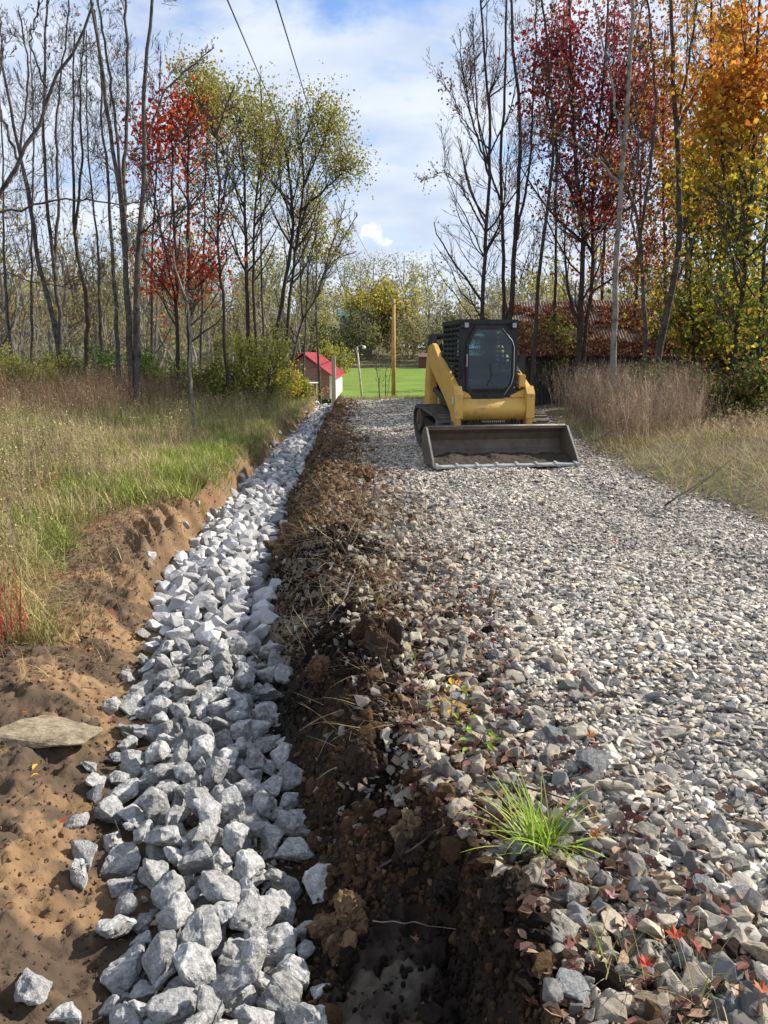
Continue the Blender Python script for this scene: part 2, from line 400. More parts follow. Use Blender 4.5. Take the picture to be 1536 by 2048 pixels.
# ---------------------------------------------------------------- stones
def hull_arrays(seed, n=14, flat=.75, lon=1.3, cut=.0):
    r = np.random.default_rng(seed)
    P = r.normal(size=(n, 3)); P /= np.linalg.norm(P, axis=1)[:, None]
    P *= r.uniform(.78, 1.12, (n, 1)); P *= np.array([lon, 1.0, flat])
    bm = bmesh.new()
    for p in P: bm.verts.new(p)
    res = bmesh.ops.convex_hull(bm, input=bm.verts)
    bmesh.ops.delete(bm, geom=[g for g in res['geom_interior'] if isinstance(g, bmesh.types.BMVert)], context='VERTS')
    bm.verts.ensure_lookup_table()
    return bm
def tri_arrays(bm):
    bmesh.ops.triangulate(bm, faces=bm.faces)
    bm.verts.index_update()
    V = np.array([v.co[:] for v in bm.verts]); Fq = np.array([[v.index for v in f.verts] for f in bm.faces]); bm.free()
    return V, Fq
def rock_mesh(seed, n=15, flat=.75, lon=1.25, sub=3, rough=.07, name='rock', m=None, bev=.10):
    bm = hull_arrays(seed, n, flat, lon)
    bmesh.ops.dissolve_limit(bm, angle_limit=rad(14), verts=bm.verts, edges=bm.edges)
    bmesh.ops.bevel(bm, geom=list(bm.edges), offset=bev*.55, segments=1, affect='EDGES', profile=.6)
    bmesh.ops.triangulate(bm, faces=bm.faces)
    for _ in range(sub):
        es = [e for e in bm.edges if e.calc_length() > .16]
        if es: bmesh.ops.subdivide_edges(bm, edges=es, cuts=1)
        bmesh.ops.triangulate(bm, faces=bm.faces)
    bm.normal_update()
    P = np.array([v.co[:] for v in bm.verts]); N = np.array([v.normal[:] for v in bm.verts])
    d = (fbm(P[:, 0]+9, P[:, 1], 1.5, 5, seed % 50, P[:, 2], .6)-.5)*2
    rd = np.abs(fbm(P[:, 0], P[:, 1]+4, 2.6, 3, seed % 50+7, P[:, 2])-.5)*2
    P = P+N*((d*rough*2.6)-(rd*rough*1.4))[:, None]
    for v, p in zip(bm.verts, P): v.co = p
    me = bpy.data.meshes.new(name); bm.normal_update(); bm.to_mesh(me); bm.free()
    for p in me.polygons: p.use_smooth = False
    if m: me.materials.append(m)
    return me
NR = 30
RM = [rock_mesh(100+k, n=random.choice([12, 14, 17, 20]), flat=random.uniform(.6, .85), lon=random.uniform(1.0, 1.3), name='limestone_rock', m=M['lime']) for k in range(NR)]
def rot_obj(o, tilt=1.0):
    o.rotation_euler = (random.uniform(-1, 1)*tilt, random.uniform(-1, 1)*tilt, random.uniform(0, 6.28))
RIP = []
# isolated, nameable rocks first (pixel, width in px, label)
SOLO = [
 (68, 1958, 112, 'big pale grey limestone rock alone on the mud in the lower left corner', 12),
 (142, 2030, 92, 'pale ridged limestone rock cut by the bottom edge, right of the lone corner rock', 3),
 (160, 1770, 82, 'rounded blue-grey rock lying alone on the mud left of the ditch rocks', 5),
 (395, 1642+0, 0, None, 0),
 (170, 1475, 48, 'small whitish rock on mud at the left edge of the pile, below the flat slab', 7),
 (190, 1558, 56, 'flat pale rock on the mud with a darker rock just in front of it', 8),
 (192, 1588, 50, 'dark grey wedge rock just in front of a flat pale rock on the mud', 9),
 (286, 1272, 36, 'small pale rock on bare soil, beside the narrow middle of the ditch', 10),
 (296, 1090, 32, 'dark grey stone standing on edge in the brown cut bank', 11),
 (565, 1506, 64, 'pale tilted rock at the right edge of the ditch pile against dark soil', 2),
 (578, 1605, 58, 'grey blocky rock leaning out of the pile at the foot of the dark berm', 4),
 (560, 1650, 34, 'narrow upright rock at the foot of the dark berm', 6),
 (552, 1092, 38, 'rusty tan stone lying in brown dirt at the foot of the berm', 13),
 (593, 1238, 22, 'small white chip of stone on the mud right of the ditch rocks', 14),
 (645, 1648, 26, 'small greenish grey stone alone on dark mud below the berm', 15),
]
for (px, py, wpx, lab, k) in SOLO:
    if not lab: continue
    x, y = gp(px, py+wpx*.25, -.12 if px < 250 else -.3)
    z = float(zt(x, y)[0]); x, y = gp(px, py+wpx*.25, z); z = float(zt(x, y)[0])
    dep = y*cp-(z-H)*sn; s = wpx/F*dep/2.4
    o = link('rock', RM[k % NR], None); o.scale = (s*1.05, s*.95, s*1.05)
    if 'tan' in lab or 'greenish' in lab or 'dark' in lab.split()[0]:
        o.data = o.data.copy(); o.data.materials.clear(); o.data.materials.append(M['tan' if 'tan' in lab else 'limedark'])
    rot_obj(o, .5); o.location = (x, y, z+s*.55)
    props(o, lab, 'rock', 'loose rocks beside the ditch')
    RIP.append((x, y, s*1.2))
# the pile
cand = []
def scatter_bed(y0, y1, smin, smax, layer, tries):
    yy = R.uniform(y0, y1, tries); w = hwf(yy)+wob(yy, 2, .11, 2.0)
    t_ = R.uniform(-1, 1, tries)
    uu = t_*(w+(.05 if layer == 0 else -.12))+np.where(R.random(tries) < .03, R.choice([-1, -1, 1], tries)*R.uniform(0, .16, tries), 0)
    ss = R.uniform(smin, smax, tries)*(.7+.3*R.random(tries))
    for y, u, s in zip(yy, uu, ss): cand.append((xcf(y)+u, y, s, layer))
pl = []; cell = {}
def ok(x, y, r, layer, k=.8):
    cx_, cy_ = int(x/.3), int(y/.3)
    for a in (-1, 0, 1):
        for b in (-1, 0, 1):
            for (X, Y_, r2) in cell.get((cx_+a, cy_+b, layer), ()):
                if (X-x)**2+(Y_-y)**2 < (k*(r+r2))**2: return False
    return True
def put(x, y, r, layer): cell.setdefault((int(x/.3), int(y/.3), layer), []).append((x, y, r))
for (x, y, r) in RIP: put(x, y, r, 0); put(x, y, r, 1)
scatter_bed(1.0, 3.6, .050, .092, 0, 4200); scatter_bed(1.0, 3.6, .040, .086, 1, 3800); scatter_bed(3.6, 29.0, .055, .100, 0, 15000); scatter_bed(3.6, 29.0, .045, .090, 1, 11000)
cand.sort(key=lambda c: -c[2]+R.random()*.03)
for (x, y, s, l) in cand:
    if ok(x, y, s, l, .76): put(x, y, s, l); pl.append((x, y, s, l))
def riplab(x, y, z, s, l):
    px, py = to_px(np.array([x, y, z])); u = (x-float(xcf(y)))/float(hwf(y))
    side = 'left side' if u < -.33 else ('right side' if u > .33 else 'middle')
    sec = 'at the bottom edge of the photo' if py > 1850 else ('level with the lone blue-grey rock' if py > 1620 else ('just below the flat buried slab' if py > 1430 else ('level with the flat buried slab' if py > 1280 else 'above the flat buried slab')))
    sz = 'Big' if s > .095 else ('Medium' if s > .072 else 'Small')
    return f"{sz.lower()} rock {'atop' if l else 'low in'} the ditch pile, {side}, {sec}"
P_ = np.array(pl); Zg = terrain(P_[:, 0], P_[:, 1])
order = np.argsort(P_[:, 1]); nobj = 0
far_list = []
for i in order:
    x, y, s, l = P_[i]; z = float(Zg[i])+s*(.45 if l == 0 else .45)+(.105 if l == 1 else 0)
    if l == 1:
        ud = abs(x-xcf(y))/hwf(y); z -= .05*ud
    vis = y > 1.45
    if vis and nobj < 285:
        o = link('rock', RM[random.randrange(NR)], None); o.location = (x, y, z)
        k = random.uniform(.9, 1.1); o.scale = (s*k*1.0, s*random.uniform(.95, 1.1), s/k*1.0); rot_obj(o, .9)
        props(o, riplab(x, y, z, s, l), 'rock', 'riprap rocks filling the ditch'); nobj += 1
    else: far_list.append((x, y, z, s))
print('riprap', len(pl), nobj)

def assemble(lib, pos, scl, eul, col):
    """merge instances of small library meshes (V,F) into arrays; scl (n,3); eul (n,3)"""
    n = len(pos); pick = R.integers(0, len(lib), n); Vs, Fs, Cs = [], [], []; off = 0
    ca, sa = np.cos(eul), np.sin(eul)
    for k, (LV, LF) in enumerate(lib):
        idx = np.where(pick == k)[0]
        if not len(idx): continue
        v = LV[None]*scl[idx][:, None, :]
        x, y, z = v[..., 0], v[..., 1], v[..., 2]
        a, b = ca[idx, 0][:, None], sa[idx, 0][:, None]; y, z = y*a-z*b, y*b+z*a
        a, b = ca[idx, 1][:, None], sa[idx, 1][:, None]; x, z = x*a+z*b, -x*b+z*a
        a, b = ca[idx, 2][:, None], sa[idx, 2][:, None]; x, y = x*a-y*b, x*b+y*a
        v = np.stack([x, y, z], -1)+pos[idx][:, None]
        m = len(idx); nv = len(LV)
        Vs.append(v.reshape(-1, 3)); Fs.append((LF[None]+(np.arange(m)*nv)[:, None, None]+off).reshape(-1, 3))
        Cs.append(np.repeat(col[idx], nv, 0)); off += m*nv
    return np.concatenate(Vs), np.concatenate(Fs), np.concatenate(Cs)
def me_arr(me):
    me.calc_loop_triangles()
    V = np.array([v.co[:] for v in me.vertices]); Fq = np.array([t_.vertices[:] for t_ in me.loop_triangles]); return V, Fq
def lib_of(n, pts, flat, lon, sd=500): return [tri_arrays(hull_arrays(sd+k, pts, flat*random.uniform(.8, 1.2), lon*random.uniform(.9, 1.2))) for k in range(n)]
mid = [rock_mesh(300+k, sub=1, rough=.06, name='tmp') for k in range(12)]
LIBM = [me_arr(m_) for m_ in mid]
for m_ in mid: bpy.data.meshes.remove(m_)
fl = np.array(far_list); fl = fl[fl[:, 1] > -9]
n = len(fl)
g = R.uniform(.22, .52, n)[:, None]*np.array([1.02, 1.0, .985])
V, Fq, Cc = assemble(LIBM, fl[:, :3], fl[:, 3:4]*np.array([1.1, 1.05, 1.0])*R.uniform(.85, 1.15, (n, 3)), R.uniform(-1, 1, (n, 3))*np.array([.9, .9, 3.14]), g)
props(npmesh('riprap', V, Fq, M['gravel'], Cc), 'pale grey riprap rocks running away up the ditch beyond the near pile', 'rocks', kind='stuff')
# (kept coarse) crushed fines between the riprap and on the mud right of it
LIBS = lib_of(30, 11, .62, 1.25); LIBF = lib_of(30, 11, .50, 1.3, 700)
_m = [rock_mesh(340+k, n=random.choice([11, 13, 16]), flat=random.uniform(.45, .7), lon=random.uniform(1.1, 1.5), sub=0, rough=.05, name='tmp', bev=.16) for k in range(26)]
LIBN = [me_arr(q) for q in _m]; print('near stone faces', np.mean([len(f) for v, f in LIBN]))
for q in _m: bpy.data.meshes.remove(q)
def chips(name, n, xy, smin, smax, cols, label, cat, seat=.25, lib=None, power=2.0, mt='gravel', tilt=.5, kind='stuff'):
    x, y = xy; n = len(x); z = terrain(x, y)
    s = smin+(smax-smin)*R.random(n)**power
    pos = np.stack([x, y, z+s*seat], -1)
    cols = np.array(cols); c = cols[R.integers(0, len(cols), n)]*R.uniform(.72, 1.22, (n, 1))
    if name == 'gravel': c = c*(.68+.62*fb2(x, y, .7, 3, 77))[:, None]*(.72+.28*sm((x-xgf(y))/.9))[:, None]
    V, Fq, Cc = assemble(lib or LIBS, pos, s[:, None]*R.uniform(.75, 1.25, (n, 3)), R.uniform(-1, 1, (n, 3))*np.array([tilt, tilt, 3.14]), c)
    return props(npmesh(name, V, Fq, M[mt], Cc), label, cat, kind=kind)
n = 7000; yy = R.uniform(1.0, 16, n)**1.0; uu = np.minimum(R.normal(.7, .3, n), 1.12)*hwf(yy)
chips('stone_chips', n, (xcf(yy)+np.where(R.random(n) < .35, R.uniform(-1.15, 1, n)*hwf(yy), uu), yy), .006, .028, [(.27, .27, .26), (.38, .38, .375), (.20, .19, .175)], 'small pale stone chips scattered between ditch rocks and berm', 'stone chips')

# ---------------------------------------------------------------- gravel on the drive
GC = [(.43, .39, .325), (.56, .51, .43), (.30, .275, .24), (.21, .20, .18), (.49, .43, .34), (.37, .345, .30), (.56, .52, .45), (.44, .36, .26), (.15, .145, .135)]
def road_pts(y0, y1, dens, edge=.0):
    a = (y1-y0)*8.5; n = int(a*dens); y = R.uniform(y0, y1, n); x = R.uniform(-1.6, 6.9, n)
    k = (x > xgf(y)-.03+R.normal(0, .04, n)) & ((R.random(n) < np.clip((x-xgf(y))/.55+.12, 0, 1)) | (y > 11)) & (x < xrf(y)+R.normal(0, .16, n)+edge)
    px, py = to_px(np.stack([x, y, 0*x], -1)); k &= (px > -80) & (px < 2300) & ((px < 1600) | (R.random(n) < .75))
    return x[k], y[k]
GL = 'grey crushed stone gravel covering the driveway'
first = True
for (y0, y1, dens, a, b, lib, st) in ((1.2, 3.2, 3600, .008, .024, LIBN, .3), (3.2, 5.5, 2700, .009, .024, LIBN, .32), (5.5, 9, 2200, .010, .022, LIBS, .33), (9, 15, 1050, .013, .027, LIBF, .30), (15, 28.5, 420, .019, .036, LIBF, .25)):
    x, y = road_pts(y0, y1, dens); chips('gravel', 0, (x, y), a, b, GC, GL, 'gravel', seat=st, lib=lib, power=1.6, tilt=.45)
    x, y = road_pts(y0, y1, dens*.06); chips('gravel', 0, (x, y), b*1.05, b*1.75, GC, GL, 'gravel', seat=.30, lib=lib, power=2.5, tilt=.3)
    x, y = road_pts(y0, y1, dens*(.09 if y0 < 5 else .05)); k = ~((x > .4) & (x < 3.4) & (y > 9.9) & (y < 14.5)); r_ = (.014 if y1 < 6 else .017); chips('gravel', 0, (x[k], y[k]), r_, b*1.0, GC, GL, 'gravel', seat=.8, lib=lib, power=1.5, tilt=.6)
def berm_pts0(n):
    y = 2.6+24*R.random(n)**1.3; a = xcf(y)+hwf(y); b = xgf(y); return b-(b-a)*np.abs(R.normal(0, .30, n)).clip(0, .95), y
# coarse rubble along the berm edge of the drive
n = 3400; yy = 1.1+R.random(n)**1.3*9; xx = xgf(yy)+np.abs(R.normal(0, .42, n))-.10
chips('rubble', n, (xx, yy), .014, .050, [(.27, .235, .18), (.36, .31, .235), (.22, .20, .17), (.17, .165, .155), (.30, .25, .19), (.12, .11, .10)], 'coarse tan and grey rubble along the berm edge of the gravel drive', 'rubble', seat=.45, power=2.2, tilt=.9, lib=LIBM)

n = 5200; xx, yy = berm_pts0(n); chips('berm_stones', n, (xx, yy), .010, .034, [(.24, .21, .17), (.30, .265, .21), (.17, .155, .14), (.22, .17, .115)], 'loose stones and grit strewn over the top of the berm', 'stones', seat=.35, power=2.2, tilt=.8)
# named bigger stones in the near right (px, py, width px, height px, material, label)
BIG = [
 (1178, 1520, 62, 110, 'slate', 'dark smooth slate slab shaped like an upright blade in the gravel', (.30, 1.0)),
 (1105, 1465, 52, 66, 'slate', 'grey-green blocky stone at the berm edge, left of the dark slate blade', (.8, .5)),
 (1080, 1728, 66, 84, 'tan', 'tan pointed stone under the bright green grass tuft', (.6, .6)),
 (1150, 1790, 66, 92, 'buff', 'cream upright stone right of the tan stone below the grass tuft', (.6, .6)),
 (1122, 1850, 80, 104, 'buff', 'large cream block with dark stains on the edge of the dark soil', (.9, .6)),
 (1142, 2005, 82, 96, 'slate', 'big grey stone at the bottom edge beside the black soil', (.8, .6)),
 (1290, 2000, 130, 90, 'tan', 'large muddy tan rock with a soil clod on it at the bottom edge', (.8, .6)),
 (1283, 1935, 80, 64, 'slate', 'rounded grey stone with a red leaf stuck on it', (.8, .6)),
 (1208, 1915, 76, 60, 'buff', 'pale split stone left of the stone with the red leaf', (.7, .6)),
 (1330, 1775, 110, 50, 'tan', 'brown flat stone half buried among dead leaves', (.4, .9)),
 (1400, 1770, 44, 72, 'slate', 'dark upright oval stone between brown leaves', (.5, .7)),
 (1362, 1736, 46, 40, 'tan', 'orange-tan cube-like stone beside the dark oval stone', (.8, .6)),
 (1470, 1790, 100, 46, 'slate', 'long blue-grey stone like a loaf on the right', (.5, .9)),
 (1442, 1836, 76, 48, 'slate', 'dark grey block just under the long loaf-shaped stone', (.6, .6)),
 (1362, 1808, 74, 48, 'buff', 'pale chipped stone near the right, left of the dark grey block', (.6, .6)),
 (1400, 1890, 74, 64, 'tan', 'sand-coloured rounded stone right of the red and orange leaf', (.7, .6)),
 (1455, 1935, 84, 62, 'slate', 'grey square-topped stone near the lower right corner', (.7, .6)),
 (1455, 2010, 86, 80, 'slate', 'smooth grey block at the bottom edge near the right corner', (.9, .6)),
 (1520, 1915, 70, 84, 'tan', 'tan stone cut by the right edge of the photo, above the orange leaf', (.8, .6)),
 (1300, 1660, 72, 60, 'buff', 'pale pyramid stone in the gravel right of the grass tuft', (.8, .6)),
 (1316, 1580, 64, 46, 'tan', 'tan-brown pebble half in the gravel above the pyramid stone', (.6, .6)),
 (1462, 1725, 70, 56, 'buff', 'light grey cracked stone near the right edge, above the loaf-shaped stone', (.6, .6)),
 (1240, 1625, 56, 42, 'tan', 'rusty flat stone between the grass tuft and the pyramid stone', (.5, .7)),
 (962, 1515, 52, 56, 'tan', 'yellowish stone on the berm crest above the black hollow', (.8, .6)),
 (905, 1548, 70, 50, 'tan', 'muddy tan stone sunk in the berm left of the yellowish stone', (.6, .7)),
 (892, 1392, 56, 34, 'slate', 'flat-topped slate block behind the seedling on the berm', (.5, .6)),
 (1335, 1465, 90, 48, 'buff', 'broad pale stone lying in the middle of the gravel', (.5, .7)),
 (1235, 1410, 44, 40, 'buff', 'pale angular stone left of the broad pale stone in the gravel', (.7, .6)),
 (1220, 1365, 64, 34, 'slate', 'low grey stone with a dark left face in the gravel', (.5, .6)),
 (1490, 1175, 44, 30, 'slate', 'blue-grey stone in the gravel close to the right edge', (.6, .6)),
 (930, 1355, 90, 36, 'tan', 'long tan slab bedded in the berm edge', (.35, .8)),
 (948, 1440, 42, 40, 'buff', 'cream stone behind the orange leaves of the seedling', (.7, .6)),
 (1280, 1700, 60, 44, 'buff', 'pale rounded stone behind the brown flat stone', (.7, .6)),
 (1505, 1650, 70, 44, 'tan', 'warm brown stone cut by the right edge among gravel', (.6, .6)),
]
BM = {k: [rock_mesh(400+17*j+len(k)*7, n=random.choice([10, 12, 14]), flat=.8, lon=1.1, sub=3, rough=.05, name=k+'_stone', m=M[k]) for j in range(5)] for k in ('slate', 'tan', 'buff')}
for k, (px, py, wp, hp, m, lab, (fh, fd)) in enumerate(BIG):
    x, y = gp(px, py+hp*.25, .02); z = float(zt(x, y)[0]); x, y = gp(px, py+hp*.25, z); z = float(zt(x, y)[0])
    dep = y*cp-(z-H)*sn; sx = wp/F*dep/1.9; sv = hp/F*dep/1.9
    o = link('stone', BM[m][k % 5], None)
    o.scale = (sx, sv*1.0, max(sv*.75, sx*.45)*1.0); o.rotation_euler = (random.uniform(.1, .5), random.uniform(-.3, .3), random.uniform(-.5, .5))
    o.location = (x, y, z+sv*.35); props(o, lab, 'stone', 'larger stones along the berm side of the gravel')
n = 90; k_ = 0
for i in range(n):
    y = 1.6+random.random()**1.2*4; x = float(xgf(y))+random.random()**1.6*1.4-.03; z = float(zt(x, y)[0]); s = random.uniform(.022, .045)
    m = random.choice(['slate', 'tan', 'buff', 'buff']); o = link('stone', random.choice(BM[m]), None)
    o.scale = (s*random.uniform(.9, 1.3), s, s*.7); rot_obj(o, .5); o.location = (x, y, z+s*.7)
    pq = float(to_px(np.array([x, y, z]))[1]); props(o, f"fist-sized {dict(slate='grey', tan='tan', buff='cream')[m]} stone on the gravel's berm edge, {'below the grass tuft' if pq > 1700 else ('level with the grass tuft' if pq > 1480 else 'above the grass tuft')}", 'stone', 'fist-sized stones on the gravel edge')
# flat buried slab in the left mud
x, y = gp(92, 1412, -.05); z = float(zt(x, y)[0])
o = link('stone_slab', rock_mesh(911, n=18, flat=.35, lon=1.3, sub=3, rough=.04, name='stone_slab', m=M['tan']), None)
o.scale = (.27, .16, .14); o.rotation_euler = (.05, .03, .1); o.location = (x, y, z+.012)
props(o, 'flat sandy slab half buried in the left mud beside the ditch rocks', 'stone slab')

# ---------------------------------------------------------------- soil crumbs and clods
def blob_lib(n, sd, sub=2, am=.75):
    L = []
    for k in range(n):
        bm = bmesh.new(); bmesh.ops.create_icosphere(bm, subdivisions=sub, radius=1)
        P = np.array([v.co[:] for v in bm.verts]); d = fbm(P[:, 0]+k*3+9, P[:, 1]+7, 1.9, 5, sd+k, P[:, 2]+5, .75); d = np.clip((d-.5)*2.2, -.6, .7)
        P = P*(1+am*d)[:, None]*np.random.default_rng(k).uniform(.9 if sub < 3 else .985, 1.1 if sub < 3 else 1.015, (len(P), 1))*np.array([1.15, 1, .75])
        for v, p in zip(bm.verts, P): v.co = p
        L.append(tri_arrays(bm))
    return L
LB1 = blob_lib(12, 900, 2); LB0 = blob_lib(12, 930, 1)
def berm_pts(n, y0, y1, p=1.6):
    y = y0+(y1-y0)*R.random(n)**p; a = xcf(y)+hwf(y); b = xgf(y)
    return a+(b-a+.1)*np.clip(R.beta(1.8, 1.5, n), 0, 1)-.0, y
def soilc(x, y, n):
    nf = 1-sm((y-4.5)/4); r = R.random(n)
    d = np.array([.030, .022, .016]); b = np.array([.12, .072, .038]); t_ = np.array([.17, .11, .062])
    k = (fb2(x, y, 2.5, 3, 71)+.25*(r-.5))[:, None]
    c = b*(1-sm((k-.40+.0)/.12))+d*sm((k-.40)/.12)
    c = np.where((nf[:, None] > .5), c*.62, b*(.8+.5*r[:, None])+0*c)
    hi = (r > .965)[:, None]
    return np.where(hi, t_, c)*R.uniform(.8, 1.2, (n, 1))
def crumbs(name, n, a, b, y0, y1, lib, label, p=1.6, pw=2.5, seat=.3):
    x, y = berm_pts(n, y0, y1, p); x = np.where(R.random(n) < .16, xgf(y)+np.abs(R.normal(0, .22, n)), x); k = (np.hypot((x+.02-.25*(y-1.9))/.15, (y-1.9)/.40) > 1.0) | (R.random(n) < .10); x, y = x[k], y[k]; n = len(x); z = terrain(x, y); s = a+(b-a)*R.random(n)**pw
    pos = np.stack([x, y, z+s*seat], -1)
    V, Fq, Cc = assemble(lib, pos, s[:, None]*R.uniform(.8, 1.25, (n, 3)), R.uniform(-3, 3, (n, 3)), soilc(x, y, n))
    props(npmesh(name, V, Fq, M['crumb'], Cc), label, 'soil', kind='stuff')
crumbs('soil_crumbs', 26000, .004, .015, 1.2, 7, LB0, 'dark crumbly soil spilled along the berm', pw=2)
crumbs('soil_clumps', 1500, .012, .042, 1.2, 10, LB1, 'lumpy clods of dark and brown soil along the berm', p=1.4)
crumbs('soil_clumps', 3000, .015, .05, 7, 27, LB1, 'brown soil clods along the far part of the berm', p=1.1)
# mud crumbs left of the ditch
n = 4500; y = 1.3+R.random(n)**1.4*8; x = xcf(y)-hwf(y)-.05-np.abs(R.normal(0, .55, n)); z = terrain(x, y); s = .003+.009*R.random(n)**3
V, Fq, Cc = assemble(LB0, np.stack([x, y, z+s*.3], -1), s[:, None]*R.uniform(.8, 1.3, (n, 3)), R.uniform(-3, 3, (n, 3)), soil_col(x, y)*R.uniform(.75, 1.2, (n, 1)))
props(npmesh('mud_crumbs', V, Fq, M['crumb'], Cc), 'brown mud crumbs on the bank left of the ditch', 'soil', kind='stuff')
LB2 = blob_lib(6, 970, 3, .9)
for k, (px, py, wp, hp, c, lab) in enumerate([
  (690, 1830, 110, 190, (.17, .11, .06), 'tall ragged brown clod standing on the dark mud near the bottom'),
  (820, 1590, 80, 100, (.22, .155, .09), 'fibrous tan clod in the face of the dark berm'),
  (835, 1760, 90, 90, (.05, .037, .027), 'dark round clod in the middle of the black soil'),
  (760, 1290, 130, 90, (.085, .055, .035), 'heavy dark brown clod on the berm crest left of the rubble'),
  (645, 1310, 70, 70, (.12, .07, .04), 'reddish brown clod on the ditch side of the berm'),
  (720, 1450, 110, 80, (.06, .042, .03), 'dark broken clod above the black hollow in the berm'),
  (900, 1690, 90, 80, (.035, .027, .021), 'black clod just left of the bright green grass tuft'),
  (1010, 1800, 110, 110, (.03, .024, .019), 'large black clod under the cream stones on the soil face'),
  (725, 955, 46, 44, (.16, .095, .05), 'brown clod standing on the berm near the loader bucket')]):
    x, y = gp(px, py+hp*.3, -.12); z = float(zt(x, y)[0]); x, y = gp(px, py+hp*.3, z); z = float(zt(x, y)[0])
    dep = y*cp-(z-H)*sn; s = wp/F*dep/2.2; h = hp/F*dep/2.2
    nq = 60; q = R.normal(size=(nq, 3)); q /= np.linalg.norm(q, axis=1)[:, None]; q *= (R.random(nq)**.5)[:, None]*np.array([s, s*.8, h])*.82
    q += (fb2(q[:, 0]*9/s, q[:, 2]*9/s, .2, 2, k)-.5)[:, None]*s*.5
    V, Fq, Cc = assemble(LB2, q, R.uniform(.16, .42, nq)[:, None]*np.array([s, s, h*.8])*R.uniform(.8, 1.2, (nq, 3)), R.uniform(-3, 3, (nq, 3)), np.array(c)*R.uniform(.6, 1.25, (nq, 1)))
    o = npmesh('soil_clod', V, Fq, M['crumb'], Cc); o.location = (x, y, z+h*.30)
    props(o, lab, 'soil clod', 'soil clods on the berm')
print('stones', time.time()-T0)
# ---------------------------------------------------------------- blades, stems (merged strips)
def strips(base, L, azim, lean, wid, curl, K=4, cross=False):
    """base (n,3); returns V,F of bent ribbons with K segments"""
    n = len(base); k = np.arange(K+1)/K
    d = np.stack([np.cos(azim), np.sin(azim)], -1)
    ang = lean[:, None]+curl[:, None]*k[None]
    st = (L/K)[:, None]
    hx = np.concatenate([np.zeros((n, 1)), np.cumsum(np.sin(ang[:, 1:])*st, 1)], 1)
    hz = np.concatenate([np.zeros((n, 1)), np.cumsum(np.cos(ang[:, 1:])*st, 1)], 1)
    P = base[:, None, :]+np.concatenate([d[:, None, :]*hx[..., None], hz[..., None]], -1)
    side = azim+math.pi/2+R.uniform(-.6, .6, n); sv = np.stack([np.cos(side), np.sin(side), 0*side], -1)
    w = (wid[:, None]*(1-k[None]**1.6*.92))[..., None]*sv[:, None, :]*.5
    V = np.stack([P-w, P+w], 2).reshape(-1, 3)
    i = (np.arange(n)*(K+1)*2)[:, None]+(np.arange(K)*2)[None]
    Fq = np.stack([i, i+1, i+3, i+2], -1).reshape(-1, 4)
    return V, Fq
def pal(cols, n, var=.25):
    cols = np.array(cols); return cols[R.integers(0, len(cols), n)]*R.uniform(1-var, 1+var, (n, 1))
def blades(name, x, y, Lr, wr, lean, curl, c, label, cat, mt='grass', K=4, kind='stuff', az=None, parent=None, z=None):
    n = len(x); z = terrain(x, y) if z is None else z
    V, Fq = strips(np.stack([x, y, z-.01], -1), R.uniform(*Lr, n) if not isinstance(Lr, np.ndarray) else Lr, R.uniform(0, 6.28, n) if az is None else az, (np.abs(R.normal(0, lean, n)) if lean < 1 else np.clip(R.normal(lean, .25, n), .5, 1.6)), R.uniform(*wr, n), R.normal(curl, .35, n), K)
    o = npmesh(name, V, Fq, M[mt], np.repeat(c, (K+1)*2, 0), parent)
    return props(o, label, cat, kind=kind) if parent is None else o
STRAW = [(.46, .37, .19), (.55, .45, .26), (.36, .28, .14)]; GREEN = [(.25, .30, .06), (.32, .36, .08), (.16, .22, .04)]
DEAD = [(.20, .13, .085), (.26, .18, .12), (.16, .10, .07), (.30, .23, .16)]
def keep_px(x, y, z=0, m=300):
    px, py = to_px(np.stack([x, y, 0*x+z], -1)); return (px > -m) & (px < 1536+m) & (py < 2100)
def leaves_flat(x, y, s, c, lift=.012, curl=.5):
    n = len(x); z = terrain(x, y)+lift+R.random(n)*.015; a = R.uniform(0, 6.28, n)
    ti = R.normal(0, .4, (n, 2)); up = np.stack([ti[:, 0], ti[:, 1], np.ones(n)], -1); up /= np.linalg.norm(up, axis=1)[:, None]
    u = np.stack([np.cos(a), np.sin(a), 0*a], -1); u -= up*(u*up).sum(1)[:, None]; u /= np.linalg.norm(u, axis=1)[:, None]; v = np.cross(up, u)
    p = np.stack([x, y, z], -1); cu = R.uniform(.1, curl, n)[:, None]*up*s[:, None]
    s = s[:, None]
    # six-point leaf, two halves folded along the midrib
    V = np.stack([p-u*s, p-u*s*.2+v*s*.62+cu, p+u*s*.55+v*s*.45+cu*.8, p+u*s, p+u*s*.55-v*s*.45+cu*.6, p-u*s*.2-v*s*.62+cu], 1).reshape(-1, 3)
    i = (np.arange(n)*6)[:, None]
    Fq = np.concatenate([i+np.array([0, 1, 2, 3]), i+np.array([0, 3, 4, 5])]); return V, Fq, np.repeat(c, 6, 0)
